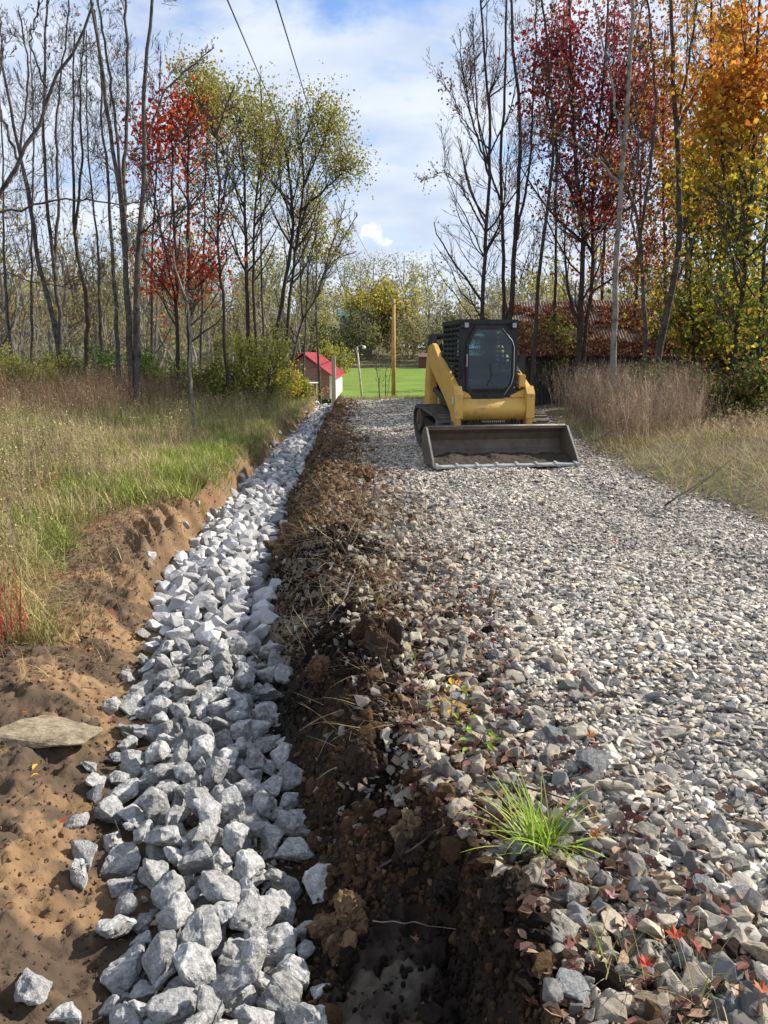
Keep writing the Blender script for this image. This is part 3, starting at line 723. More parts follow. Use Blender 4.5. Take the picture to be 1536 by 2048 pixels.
# left meadow: edge distance s from ditch
def left_pts(n, y0, y1, smin, smax, p=1.0):
    y = y0+(y1-y0)*R.random(n)**p; s = smin+(np.minimum(smax, .56*y+1.2+xcf(y))-smin)*R.random(n)
    x = xcf(y)-hwf(y)-s; k = keep_px(x, y, .3); return x[k], y[k], s[k]
x, y, s = left_pts(300000, 4.3, 29, .1, 15, 1.15)
d = fb2(x, y, .8, 3, 81); e = edge_s(y)+(fb2(x, y, 2.2, 3, 82)-.5)*.9
k = (s > e) & (R.random(len(x)) < np.clip((s-e)*3, .12, 1)) & (R.random(len(x)) < .35+.65*sm((y-6)/3)); x, y, s, d = x[k], y[k], s[k], d[k]
gmix = sm((d-.36)/.16)*(1-sm((y-13)/6)*.6); isg = R.random(len(x)) < .25+.7*gmix
c = np.where(isg[:, None], pal(GREEN, len(x)), pal(STRAW, len(x)))
blades('meadow_grass', x, y, (.14+.28*R.random(len(x))**1.2)*(.75+.5*sm((s-1)/3))*(.55+1.0*fb2(x, y, 1.9, 3, 95)), (.007, .014), .38, .75, c, 'long mixed green and straw grass on the left bank', 'grass')
# dry flopped straw at the lower left
x, y, s = left_pts(30000, 3.6, 7.5, .5, 4.2); e = np.interp(y, [3.6, 4.3, 5.0, 6.0, 7.5], [2.2, 1.25, .8, 1.15, 1.6])+(fb2(x, y, 3, 3, 83)-.5)*.5
k = s > e; x, y = x[k], y[k]
blades('straw', x, y, (.15, .48), (.003, .008), .8, 1.1, np.where(R.random(len(x))[:, None] < .22, pal(GREEN, len(x)), pal(STRAW+[(.55, .42, .2)], len(x))), 'dry flopped straw over the lower left bank', 'dry grass')
# sparse sprigs over bare brown patch and the cut bank
x, y, s = left_pts(9000, 4, 9.5, .3, 2.6); k = R.random(len(x)) < .5; x, y = x[k], y[k]
V, Fq, Cc = leaves_flat(x, y, R.uniform(.006, .018, len(x)), pal([(.20, .06, .045), (.24, .12, .06), (.14, .15, .05), (.18, .11, .07), (.11, .12, .04)], len(x)), lift=.03, curl=.9); V[:, 2] += np.repeat(R.random(len(x))*.10, 6)
props(npmesh('ground_weeds', V, Fq, M['leaf'], Cc), 'low reddish leafy weeds creeping over the brown bank', 'weeds', kind='stuff')
x, y, s = left_pts(9000, 4, 12, .25, 2.2); blades('dry_sprigs', x, y, (.04, .22), (.002, .006), .8, .8, pal(STRAW+DEAD, len(x)), 'sparse dead sprigs on the bare brown bank', 'dry grass')
# weed stems: branching upright stalks made of crossed ribbons
def weeds(name, x, y, Lr, cols, label, nb=7, w=.005, lean=.15, seeds=True):
    n = len(x); z = terrain(x, y); L = R.uniform(*Lr, n); az = R.uniform(0, 6.28, n); ln = np.abs(R.normal(0, lean, n))
    c = pal(cols, n); V1, F1 = strips(np.stack([x, y, z], -1), L, az, ln, np.full(n, w), R.normal(.1, .2, n), 4)
    Vs, Fs, Cs = [V1], [F1], [np.repeat(c, 10, 0)]; off = len(V1)
    P = V1.reshape(n, 5, 2, 3).mean(2)
    for j in range(nb):
        t_ = R.uniform(.3, .98, n)*4; i0 = np.minimum(t_.astype(int), 3); fr = (t_-i0)[:, None]
        b = P[np.arange(n), i0]*(1-fr)+P[np.arange(n), i0+1]*fr
        V, Fq = strips(b, L*R.uniform(.12, .38, n), R.uniform(0, 6.28, n), R.uniform(.35, .9, n), np.full(n, w*.6), R.normal(-.2, .4, n), 2)
        Vs.append(V); Fs.append(Fq+off); Cs.append(np.repeat(c*R.uniform(.8, 1.3, (n, 1)), 6, 0)); off += len(V)
        if seeds:
            tip = V.reshape(n, 3, 2, 3)[:, 2].mean(1); q = R.normal(size=(n, 4, 3))*.008
            V = (tip[:, None]+q).reshape(-1, 3); Fq = np.arange(n*4).reshape(n, 4)
            Vs.append(V); Fs.append(Fq+off); Cs.append(np.repeat(c*R.uniform(.8, 1.25, (n, 1)), 4, 0)); off += len(V)
    return props(npmesh(name, np.concatenate(Vs), np.concatenate(Fs), M['grass'], np.concatenate(Cs)), label, 'weeds', kind='stuff')
x, y, s = left_pts(9500, 11.5, 21, 2.3, 17); k = (s > 2.3+ (17-y)*.45) & (fb2(x, y, .6, 3, 85) > .36); x, y = x[k], y[k]
weeds('dead_weeds', x, y, (.50, 1.05), [(.19, .125, .08), (.25, .17, .11), (.14, .095, .065), (.26, .13, .07), (.30, .24, .15)], 'brown dead weed stalks at the back of the left meadow')
x, y, s = left_pts(5200, 5.0, 15, 1.0, 7); k = fb2(x, y, 1.1, 3, 96) > .52; x, y = x[k], y[k]; weeds('weed_stalks', x, y, (.25, .75), DEAD+STRAW, 'thin dry stalks standing in the left meadow', w=.004)
x, y, s = left_pts(4200, 14, 28, .5, 4); weeds('verge_weeds', x, y, (.3, .7), [(.18, .17, .08), (.13, .14, .06), (.25, .2, .12)], 'olive weeds along the far left bank')
# right-hand brush
n = 17000; x = R.uniform(3.1, 16, n); y = R.uniform(12.2, 21, n); k = (x > xrf(y)+.35+.25*R.random(n)) & (x > 3.9+np.abs(y-15)*.0) & (fb2(x, y, .9, 3, 86) > .3) & keep_px(x, y, .5) & (y > 12.6+sm((x-6.0)/1.2)*2.6+sm((x-8.0)/2)*1.5) & (x/y < .41+.05*(fb2(x, y, 1.5, 2, 84)-.5))
x, y = x[k], y[k]
weeds('dead_brush', x, y, (.45, 1.25), [(.24, .165, .11), (.31, .23, .16), (.17, .115, .08), (.42, .34, .24)], 'tall dead grey-brown brush right of the loader', nb=10, w=.006, lean=.26)
n = 14000; x = R.uniform(3.6, 9, n); y = R.uniform(7.0, 15.5, n); k = (x > xrf(y)+.4) & (fb2(x, y, 1.1, 3, 90) > .44); x, y = x[k], y[k]
blades('straw_heap', x, y, (.2, .65), (.003, .007), 1.15, .35, pal(STRAW+DEAD+[(.5, .42, .28)], len(x)), 'flattened pale straw heaped on the right verge', 'dry grass', z=terrain(x, y)+.16*R.random(len(x)))
n = 1500; x = R.uniform(4.2, 9.5, n); y = R.uniform(9.5, 17, n); k = (x > xrf(y)+.8); x, y = x[k], y[k]
weeds('verge_stalks', x, y, (.2, .6), DEAD+STRAW, 'short dry stalks over the right verge', w=.004, lean=.5)
n = 60000; x = R.uniform(3.2, 15, n); y = R.uniform(6.2, 20, n); e = xrf(y)+(fb2(x, y, 2, 3, 87)-.5)*.5+.12; k = (x > e) & keep_px(x, y, .2); x, y = x[k], y[k]
gm = R.random(len(x)) < .20+.4*sm((fb2(x, y, .9, 3, 88)-.48)/.1)
blades('verge_grass', x, y, (.07+.30*R.random(len(x))**1.3)*(.4+1.2*fb2(x, y, 1.4, 3, 97)), (.004, .010), .8, 1.0, np.where(gm[:, None], pal(GREEN, len(x)), pal(STRAW+DEAD[:2], len(x))), 'flattened straw and grass on the right verge', 'grass')
# lawn edge tufts on the crest
n = 9000; x = R.uniform(-2.0, 6, n); y = R.uniform(26.8, 29.5, n)
blades('crest_grass', x, y, (.06, .24), (.008, .016), .4, .6, pal([(.25, .27, .08), (.3, .26, .12)], n), 'rough grass on the crest before the lawn', 'grass')
n = 7000; x, y = berm_pts(n, 3.0, 26, 1.3); k = (fb2(x, y, 1.4, 2, 89) > .5) & (x > xcf(y)+hwf(y)+.25); x, y = x[k], y[k]
blades('berm_straw', x, y, (.05, .26), (.002, .005), 1.25, .3, pal(STRAW+DEAD, len(x)), 'dry roots and straw tangled on the berm', 'dry grass')
# straw thatch where the berm carries dead weeds
n = 3000; y = R.uniform(4.0, 9.0, n); x = xgf(y)+R.normal(-.12, .30, n)
blades('dead_thatch', x, y, (.12, .40), (.002, .004), 1.45, .15, pal(STRAW+DEAD, n), 'dead grass thatch over the middle of the berm', 'dry grass')
n = 130; y = R.uniform(4.6, 14, n); x = xgf(y)+R.normal(-.05, .28, n)
weeds('berm_weeds', x, y, (.18, .5), DEAD, 'small dead weed stalks standing on the berm', nb=6, w=.003, lean=.4)

# leaf litter
LC = [(.17, .095, .06), (.23, .14, .09), (.11, .06, .045), (.30, .20, .13), (.09, .05, .04), (.15, .06, .05)]
n = 2300; y = 1.3+R.random(n)**1.4*5; x = xgf(y)+np.abs(R.normal(.08, .42, n))-.14
V, Fq, Cc = leaves_flat(x, y, R.uniform(.010, .028, n), pal(LC, n), lift=.022, curl=.9)
props(npmesh('leaf_litter', V, Fq, M['dryleaf'], Cc), 'brown and purple dead leaves lodged among the rubble at the near right', 'leaves', kind='stuff')
n = 900; y = R.uniform(2, 14, n); x = np.where(R.random(n) < .6, R.uniform(-4, -1.2, n), R.uniform(0, 5, n))
V, Fq, Cc = leaves_flat(x, y, R.uniform(.01, .022, n), pal(LC+[(.5, .16, .03), (.6, .35, .05), (.45, .05, .03)], n), lift=.02)
props(npmesh('scattered_leaves', V, Fq, M['dryleaf'], Cc), 'small autumn leaves scattered over mud and gravel', 'leaves', kind='stuff')
def star_leaf(s, lobes=5, seed=0):
    r = random.Random(seed); bm = bmesh.new(); pts = []
    for k in range(lobes*2+1):
        a = -2.5+5.0*k/(lobes*2); q = 1.0 if k % 2 == 1 else .55
        if k in (0, lobes*2): q = .5
        pts.append((math.sin(a)*s*q*r.uniform(.9, 1.1), math.cos(a)*s*q, 0))
    c = bm.verts.new((0, -s*.1, s*.12)); bend = r.uniform(.3, .9); vs = [bm.verts.new((x_*.85, y_, bend*x_*x_/s+s*r.uniform(-.1, .25))) for x_, y_, _ in pts]
    for a, b in zip(vs, vs[1:]): bm.faces.new((c, b, a))
    bm.faces.new((c, vs[0], vs[-1])); return bm
LEAFM = {}
def leafmat(c):
    if c not in LEAFM: LEAFM[c] = mat('leaf_colour', base=c, rough=.6, var=.35, vscale=70, trans=.25, spec=.3)
    return LEAFM[c]
for k, (px, py, wp, c, lab, el) in enumerate([
  (1290, 1927, 40, (.62, .03, .012), 'bright red round leaf stuck to a grey stone near the bottom right', .10),
  (1352, 1872, 50, (.60, .075, .015), 'orange-red lobed leaf standing between stones at the lower right', .07),
  (1392, 1895, 44, (.38, .03, .02), 'dark red leaf lying against the orange-red lobed leaf', .06),
  (1522, 1980, 46, (.55, .14, .03), 'orange leaf at the right edge in the bottom corner', .07),
  (828, 1885, 38, (.28, .12, .07), 'brown maple leaf on smooth grey mud', .02),
  (1008, 1995, 50, (.42, .22, .14), 'pink-brown curled leaf on the black soil near the bottom edge', .05),
  (820, 2015, 36, (.34, .15, .05), 'rust leaf on the mud at the bottom edge', .02),
  (798, 1440, 28, (.36, .21, .16), 'single dusty pink oval leaf over the black hollow', .06),
  (1190, 1672, 34, (.60, .15, .02), 'bright orange leaf right of the green grass tuft', .04),
  (1222, 1792, 40, (.55, .27, .26), 'faded pink leaf between stones below the grass tuft', .04),
  (1262, 1850, 46, (.42, .17, .16), 'wrinkled rose leaf among brown leaves left of the red leaf', .04),
  (1250, 1720, 44, (.26, .17, .13), 'ribbed brown leaf standing up right of the grass tuft', .05),
  (1182, 1472, 26, (.62, .22, .02), 'orange leaf above the dark slate blade', .04),
  (950, 1175, 24, (.50, .09, .03), 'small red-orange leaf on the gravel by the dead grass', .03),
  (1086, 1003, 14, (.75, .45, .03), 'yellow leaf alone on the gravel in front of the bucket', .03),
  (60, 1715, 34, (.42, .22, .12), 'tan leaf on the wet mud at the left', .02),
  (1345, 1325, 16, (.72, .42, .05), 'yellow-orange leaf alone in the middle of the gravel', .03)]):
    x, y = gp(px, py, .03); z = float(zt(x, y)[0]); x, y = gp(px, py, z+el); dep = y*cp-(z-H)*sn; s = wp/F*dep/2.2
    o = bm_obj('fallen_leaf', star_leaf(s, 7 if 'round' in lab else 5, k), leafmat(tuple(q*.7+.02 for q in c))); o.location = (x, y, z+el); o.rotation_euler = (random.uniform(.2, .8), random.uniform(-.4, .4), random.uniform(-1, 1))
    props(o, lab, 'leaf', 'bright fallen leaves')

# named small plants -----------------------------------------------------
def tuft(name, px, py, n, Lr, wr, lean, curl, cols, label, cat='grass tuft', spread=.03, K=6, z0=0.0):
    x, y = gp(px, py, z0); z = float(zt(x, y)[0]); x, y = gp(px, py, z)
    xx = R.normal(0, spread, n); yy = R.normal(0, spread, n)
    V, Fq = strips(np.stack([xx, yy, 0*xx], -1), R.uniform(*Lr, n), R.uniform(0, 6.28, n), np.abs(R.normal(lean, .35, n)), R.uniform(*wr, n), R.normal(curl, .3, n), K)
    o = npmesh(name, V, Fq, M['grass'], np.repeat(pal(cols, n), (K+1)*2, 0)); o.location = (x, y, z)
    return props(o, label, cat)
G2 = [(.24, .38, .04), (.32, .44, .06), (.18, .30, .03), (.36, .40, .10)]
tuft('grass_tuft', 1085, 1705, 150, (.12, .31), (.005, .010), .6, .7, G2, 'bright green grass tuft on the gravel edge above the tan stone', spread=.022)
tuft('grass_tuft', 1235, 1960, 26, (.08, .2), (.003, .005), .35, .4, [(.30, .34, .10), (.42, .38, .18)], 'thin half-dry grass tuft left of the stone with the red leaf')
tuft('grass_tuft', 1400, 2000, 26, (.10, .28), (.002, .004), .5, .5, [(.40, .33, .17), (.2, .26, .07)], 'wispy straw tuft among the stones in the lower right corner')
tuft('grass_tuft', 832, 1330, 22, (.05, .13), (.003, .005), .4, .4, G2, 'small green tuft on the dark berm crest')
tuft('grass_tuft', 70, 1290, 260, (.15, .42), (.004, .008), .4, .6, [(.26, .27, .07), (.20, .22, .05), (.42, .34, .15)], 'dense olive grass clump at the left edge above the mud', spread=.10)
tuft('red_stem_plant', 18, 1280, 60, (.30, .72), (.004, .006), .18, .25, [(.42, .05, .05), (.35, .07, .06)], 'plant with bright red bare stems at the left edge', 'plant', spread=.06)
def seedling(px, py, hgt, n, cols, label, name='seedling', ls=.02):
    x, y = gp(px, py, 0); z = float(zt(x, y)[0]); x, y = gp(px, py, z)
    root = empty(name, (x, y, z), label, 'plant')
    a = R.uniform(0, 6.28, n); t_ = np.sort(R.uniform(.25, 1, n)); L = hgt*t_; r_ = R.uniform(.02, .085, n)
    nn_ = 5; V, Fq = strips(R.normal(0, .006, (nn_, 3))*np.array([1, 1, 0]), R.uniform(.7, 1, nn_)*hgt, R.uniform(0, 6.28, nn_), np.abs(R.normal(0, .25, nn_)), np.full(nn_, .004), R.normal(0, .3, nn_), 4)
    npmesh('stem', V, Fq, M['grass'], np.tile(np.array([.22, .12, .06]), (len(V), 1)), root)
    p = np.stack([np.cos(a)*r_, np.sin(a)*r_, L], -1); V = []
    for k in range(n):
        u = np.array([math.cos(a[k]), math.sin(a[k]), random.uniform(-.3, .4)]); u /= np.linalg.norm(u); v = np.cross(u, [0, 0, 1]); v /= np.linalg.norm(v); w_ = np.cross(v, u)*.25
        s = ls*random.uniform(.7, 1.3); V += [p[k], p[k]+(u*.5+v*.55+w_)*s, p[k]+(u*1.2+v*.5+w_)*s, p[k]+u*2*s, p[k]+(u*1.2-v*.5+w_)*s, p[k]+(u*.5-v*.55+w_)*s]
    i = (np.arange(n)*6)[:, None]; Fq = np.concatenate([i+np.array([0, 1, 2, 3]), i+np.array([0, 3, 4, 5])])
    npmesh('foliage', np.array(V), Fq, M['leaf'], np.repeat(pal(cols, n), 6, 0), root)
seedling(905, 1455, .20, 26, [(.30, .42, .05), (.55, .24, .03), (.60, .34, .04), (.22, .33, .04)], 'seedling with yellow-green and orange leaves on the berm edge')
seedling(955, 1500, .12, 14, [(.22, .36, .04), (.28, .42, .06)], 'low green-leaved seedling just right of the orange-leaved seedling')
seedling(300, 985, .32, 40, [(.30, .07, .04), (.38, .16, .06), (.20, .22, .06)], 'low shrub with reddish leaves on the left bank edge', 'shrub', .022)
seedling(100, 1010, .35, 60, [(.30, .10, .07), (.42, .20, .14), (.24, .10, .06)], 'reddish-brown leafy weed clump on the left bank', 'shrub', .024)
# sticks
def tube_bm(bm, pts, r0, r1, s=6):
    pts = [Vector(p) for p in pts]; rings = []
    for i, p in enumerate(pts):
        d = (pts[min(i+1, len(pts)-1)]-pts[max(i-1, 0)]).normalized(); a = d.orthogonal().normalized(); b = d.cross(a); r = r0+(r1-r0)*i/(len(pts)-1)
        if i: # keep frames aligned
            a = (pa-d*pa.dot(d)).normalized(); b = d.cross(a)
        pa = a; rings.append([bm.verts.new(p+(a*math.cos(6.2832*k/s)+b*math.sin(6.2832*k/s))*r) for k in range(s)])
    for q, w_ in zip(rings, rings[1:]):
        for k in range(s): bm.faces.new((q[k], q[(k+1) % s], w_[(k+1) % s], w_[k]))
    bm.faces.new(rings[0][::-1]); bm.faces.new(rings[-1]); return bm
def stick(pxs, w, label, m='bark', el=.03, name='stick'):
    P = []
    for k, (a, b) in enumerate(pxs):
        x, y = gp(a, b, -.1); z = float(zt(x, y)[0]); x, y = gp(a, b, z+el); P.append(Vector((x, y, z+el)))
    Q = []
    for a, b in zip(P, P[1:]):
        for k in range(4): Q.append(a.lerp(b, k/4)+Vector([random.uniform(-1, 1)*.004 for _ in range(3)]))
    Q.append(P[-1]); o = P[0].copy(); bm = tube_bm(bmesh.new(), [q-o for q in Q], w, w*.4)
    props(bm_obj(name, bm, M[m], smooth=True, loc=o), label, 'stick', 'sticks and roots on the berm')
stick([(745, 1745), (790, 1715), (850, 1680), (888, 1650)], .006, 'curved grey-brown root lying across the dark soil', 'bark', .05)
stick([(745, 1842), (830, 1846), (935, 1862)], .0025, 'long thin pale twig on the mud near the bottom', 'barkpale', .03)
stick([(975, 1555), (1050, 1575), (1140, 1600)], .006, 'brown stick among stones above the grass tuft', 'barkdark', .05)
stick([(655, 1245), (690, 1195), (705, 1150)], .004, 'pale dry stalk leaning on the berm in the dead grass', 'barkpale', .08)
stick([(1330, 1010), (1430, 945), (1536, 860)], .010, 'thin dark branch lying in the straw at the right edge', 'barkdark', .12, 'fallen_branch')
stick([(1190, 880), (1290, 815), (1400, 760)], .012, 'long grey branch tangled in the straw pile right of the brush', 'bark', .22, 'fallen_branch')

# ---------------------------------------------------------------- trees
def norm(v): return v/np.maximum(np.linalg.norm(v, axis=-1, keepdims=True), 1e-9)
def tubes(P, Rr, s):
    """P (N,K,3) Rr (N,K)"""
    N, K, _ = P.shape; d = np.gradient(P, axis=1); d = norm(d)
    ref = np.where(np.abs(d[:, :1, 2:3]) > .9, np.array([1., 0, 0]), np.array([0, 0, 1.]))*np.ones((N, K, 3)); a = norm(np.cross(d, ref)); b = np.cross(d, a)
    th = np.arange(s)*2*math.pi/s
    V = P[:, :, None]+(a[:, :, None]*np.cos(th)[:, None]+b[:, :, None]*np.sin(th)[:, None])*Rr[:, :, None, None]
    i = np.arange(N*K*s).reshape(N, K, s); j = np.roll(i, -1, 2)
    Fq = np.stack([i[:, :-1], j[:, :-1], j[:, 1:], i[:, 1:]], -1).reshape(-1, 4)
    return V.reshape(-1, 3), Fq
def resample(pts, K):
    P = np.array(pts, float); d = np.r_[0, np.cumsum(np.linalg.norm(np.diff(P, axis=0), axis=1))]; t_ = np.linspace(0, d[-1], K)
    Q = np.stack([np.interp(t_, d, P[:, k]) for k in range(P.shape[1])], -1)
    for _ in range(max(1, K//12)): Q[1:-1] = Q[:-2]*.25+Q[1:-1]*.5+Q[2:]*.25
    return Q
def grow(P, Rr, n, Lf, ang, up, tmin, K=6, wob_=.16, rf=.45, rmin=.0025, top=.35, tp=1.0):
    """children of branches P (N,K0,3): n per branch"""
    N, K0, _ = P.shape; t_ = tmin+(1-tmin)*R.random((N, n))**tp*.98; k0 = t_*(K0-1); i = np.minimum(k0.astype(int), K0-2); f = (k0-i)[..., None]
    ar = np.arange(N)[:, None]; b = P[ar, i]*(1-f)+P[ar, i+1]*f; d = norm(P[ar, i+1]-P[ar, i]); r = (Rr[ar, i]*(1-f[..., 0])+Rr[ar, i+1]*f[..., 0])
    Lp = np.linalg.norm(np.diff(P, axis=1), axis=2).sum(1)[:, None]
    b = b.reshape(-1, 3); d = d.reshape(-1, 3); m = len(b)
    q = norm(np.cross(d, R.normal(size=(m, 3)))); A = R.normal(ang, .16, m)[:, None]
    dr = d*np.cos(A)+q*np.sin(A); L = ((Lp*Lf)*(1-(1-top)*((t_-tmin)/(1-tmin)))*R.uniform(.6, 1.25, (N, n))).reshape(-1)
    out = [b]; p = b
    for k in range(K-1):
        dr = norm(dr+np.array([0, 0, up])/K+R.normal(0, wob_, (m, 3))/math.sqrt(K)*1.6); p = p+dr*(L/(K-1))[:, None]; out.append(p)
    r0 = np.maximum(np.minimum(r.reshape(-1)*.66, L*.0135*rf/.45), rmin)
    return np.stack(out, 1), r0[:, None]*np.linspace(1, .35, K)[None]
def leafquads(p, s, c, droop=.3, fold=.25):
    n = len(p); u = R.normal(size=(n, 3)); u[:, 2] -= droop; u = norm(u); v = norm(np.cross(u, R.normal(size=(n, 3)))); w_ = np.cross(u, v)*fold; s = s[:, None]
    V = np.stack([p, p+(u*.5+v*.5+w_)*s, p+u*1.1*s, p+(u*.5-v*.5+w_)*s], 1).reshape(-1, 3); return V, np.arange(n*4).reshape(n, 4), np.repeat(c, 4, 0)
def tree(name, label, Y, stems, group, cat='tree', bark='bark', twig='twig', n1=16, n2=7, n3=5, L1=.25, L2=.42, L3=.5, ang=.8, up=.65, tmin=.3,
         leaves=0, lsize=.07, lcols=None, blobs=None, lspread=.12, lcol=None, yj=.6, tfoot=None, base=None, top=.3, tp=.8, lcap=4.0):
    b0 = at(*stems[0][0][0], Y); gz = float(zt(b0.x, Y)[0]); org = np.array([b0.x, Y, min(gz, b0.z)-.05])
    root = empty(name, tuple(org), label, cat, group)
    VS, FS = [], []; off = 0; P1 = []; R1 = []
    for j, (pts, w0, w1) in enumerate(stems):
        dy = random.uniform(-yj, yj)*(j > 0); K = 22
        W3 = [np.array(at(a, b, Y+dy*(k/(len(pts)-1)))) for k, (a, b) in enumerate(pts)]
        if j == 0 or len(pts[0]) and pts[0][1] > 640:
            g = float(zt(W3[0][0], W3[0][1])[0]); W3[0][2] = min(W3[0][2], g-.1) if W3[0][2] > g-.1 else W3[0][2]
        Q = resample(W3, K); Q[1:] += R.normal(0, .014, (K-1, 3)); rr = (w0+(w1-w0)*np.linspace(0, 1, K)**.72)/2*Y/F*.86
        if j == 0: rr[0] *= 1.35; rr[1] *= 1.1
        P1.append(Q); R1.append(rr); V, Fq = tubes(Q[None], rr[None], 9); VS.append(V); FS.append(Fq+off); off += len(V)
    P1 = np.stack(P1); R1 = np.stack(R1)
    n1 = int(n1*(1.5 if not blobs else .95)); n2 += 2*(not blobs); n3 += (not blobs); A, Ra = grow(P1, R1, n1, L1, ang, up, tmin, 8, rf=.6, rmin=.008, top=top, tp=tp)
    if blobs:
        SP = P1.reshape(-1, 3); SR = R1.reshape(-1); LA, LR = [], []
        for (bx_, by_, rx_, ry_, ww_) in blobs:
            for _ in range(int(min(10, max(3, rx_*ry_/620)))):
                a_ = random.uniform(0, 6.28); q_ = math.sqrt(random.random())*.95; tg = np.array(at(bx_+rx_*q_*math.cos(a_), by_+ry_*q_*math.sin(a_), Y+random.uniform(-1, 1)*min(1.6, rx_/F*Y)))
                dz = tg[2]-SP[:, 2]; hd = np.hypot(SP[:, 0]-tg[0], SP[:, 1]-tg[1]); cost = np.abs(dz-.7-hd*.9)+hd*.6+np.where(dz < .15, 5, 0)+np.where(SP[:, 2]-org[2] < 1.6, 4, 0); i_ = int(cost.argmin()+0); s0 = SP[i_]
                L_ = np.linalg.norm(tg-s0); md = s0*.5+tg*.5+np.array([0, 0, -.08*L_])+R.normal(0, .05*L_, 3); tt = np.linspace(0, 1, 8)[:, None]
                LA.append(s0*(1-tt)**2+2*md*tt*(1-tt)+tg*tt**2+np.vstack([np.zeros((1, 3)), R.normal(0, .012*L_, (7, 3))])); r_ = max(.005, min(SR[i_]*.6, L_*.009)); LR.append(r_*np.linspace(1, .35, 8))
        A = np.concatenate([A, np.stack(LA)]); Ra = np.concatenate([Ra, np.stack(LR)]); V, Fq = tubes(A, Ra, 5); VS.append(V); FS.append(Fq+off)
    npmesh('trunk', np.concatenate(VS)-org, np.concatenate(FS), M[bark], parent=root, smooth=True)
    B, Rb = grow(A, Ra, n2, L2, .65, .5, .15, 5, rmin=.0052); Cb, Rc = grow(B, Rb, n3, L3, .6, .35, .1, 4, rmin=.0034)
    V1, F1 = tubes(B, Rb, 3); V2, F2 = tubes(Cb, Rc, 3)
    npmesh('branches', np.concatenate([V1, V2])-org, np.concatenate([F1, F2+len(V1)]), M[twig], parent=root)
    if leaves:
        T = np.concatenate([Cb[:, 1:].reshape(-1, 3), Cb[:, -1], B[:, -1], B[:, -2]])
        px, py = to_px(T)
        if blobs is not None:
            wgt = np.zeros(len(T))
            for (bx, by, rx, ry, ww) in [q for q in blobs if q[4] > 0] or [(0, 0, 1, 1, 1)]: wgt = np.maximum(wgt, ww*np.clip(1.5*(1.45-((px-bx)/rx)**2-((py-by)/ry)**2), 0, 1))
        else: wgt = np.ones(len(T))
        cl_ = fbm(T[:, 0]+50, T[:, 1]+50, .9, 2, 91, T[:, 2]); wgt = wgt*np.clip((cl_-.36)*5, .08, 1)
        if wgt.sum() > 0:
            leaves = max(20, min(leaves, int(wgt.sum()*lcap))); idx = R.choice(len(T), leaves, p=wgt/wgt.sum()); p = T[idx]+R.normal(0, lspread, (leaves, 3))
            px, py = to_px(p); c = lcol(px, py, leaves, p) if lcol else pal(lcols, leaves, .3)
            V, Fq, Cc = leafquads(p, R.uniform(.6, 1.25, leaves)*lsize, c); npmesh('foliage', V-org, Fq, M['leaf'], Cc, root)
    return root
gL = 'bare trees left of the ditch'; gR = 'bare trees on the right of the drive'; gY = 'locust trees behind the left meadow'
tree('bare_tree', 'tall grey multi-stemmed bare tree in the front of the left wood, its trunks joined low', 17, [
  ([(268, 722), (273, 586), (279, 469), (291, 352), (287, 195), (297, 78), (303, -40)], 19, 6),
  ([(256, 718), (253, 547), (252, 469), (234, 352), (211, 195), (195, 78), (180, 0), (172, -80)], 18, 5),
  ([(253, 500), (247, 352), (256, 195), (254, 78), (250, -40)], 11, 5), ([(250, 440), (228, 234), (219, 150), (200, 30), (185, -60)], 8, 4),
  ([(279, 469), (312, 440), (375, 414), (430, 395)], 6, 2), ([(289, 293), (332, 176), (390, 125), (428, 94)], 6, 2), ([(289, 330), (330, 320), (390, 255), (470, 215)], 5, 1.5)],
  gL, n1=10, n2=7, n3=4, L1=.27, tmin=.22, up=.9, leaves=60, lcols=[(.30, .12, .08)], lsize=.05)
tree('bare_tree', 'slim dark bare tree just left of the multi-stemmed grey tree', 19, [([(235, 712), (227, 547), (219, 430), (211, 312), (203, 234), (200, 120), (190, 20)], 13, 3)], gL, n1=22, L1=.20, tmin=.3, bark='bark')
tree('bare_tree', 'bare tree leaning left with curved base near the left edge', 19, [([(118, 690), (112, 650), (84, 566), (66, 449), (51, 352), (23, 234), (0, 117), (-15, 0)], 15, 4), ([(66, 449), (40, 300), (60, 150), (40, 20)], 7, 3)], gL, n1=18, L1=.24, tmin=.25)
tree('bare_tree', 'straight bare tree behind the left-leaning one', 21, [([(122, 680), (109, 527), (94, 410), (88, 273), (90, 117), (94, -20)], 12, 4), ([(109, 527), (118, 400), (112, 250), (128, 100), (140, -10)], 8, 3)], gL, n1=18, L1=.2, tmin=.25, leaves=120, lcols=[(.32, .12, .09), (.25, .1, .1)], lsize=.06)
tree('bare_tree', 'dark wavy-trunked bare tree with an S bend near its foot', 20, [([(162, 705), (172, 660), (182, 625), (168, 566), (148, 488), (145, 352), (146, 195), (150, 60)], 13, 3), ([(148, 470), (165, 330), (160, 180), (170, 60)], 7, 3)], gL, n1=18, L1=.2, tmin=.35, bark='barkdark')
tree('sapling', 'pale grey sapling with short stub limbs in front of the red maple', 14.5, [([(381, 745), (377, 625), (367, 578), (352, 540), (344, 500)], 9, 3), ([(377, 605), (378, 585), (392, 583)], 5, 3), ([(367, 580), (372, 520), (377, 480)], 4, 2)], None, bark='barkpale', n1=7, n2=4, n3=3, L1=.3, tmin=.55)
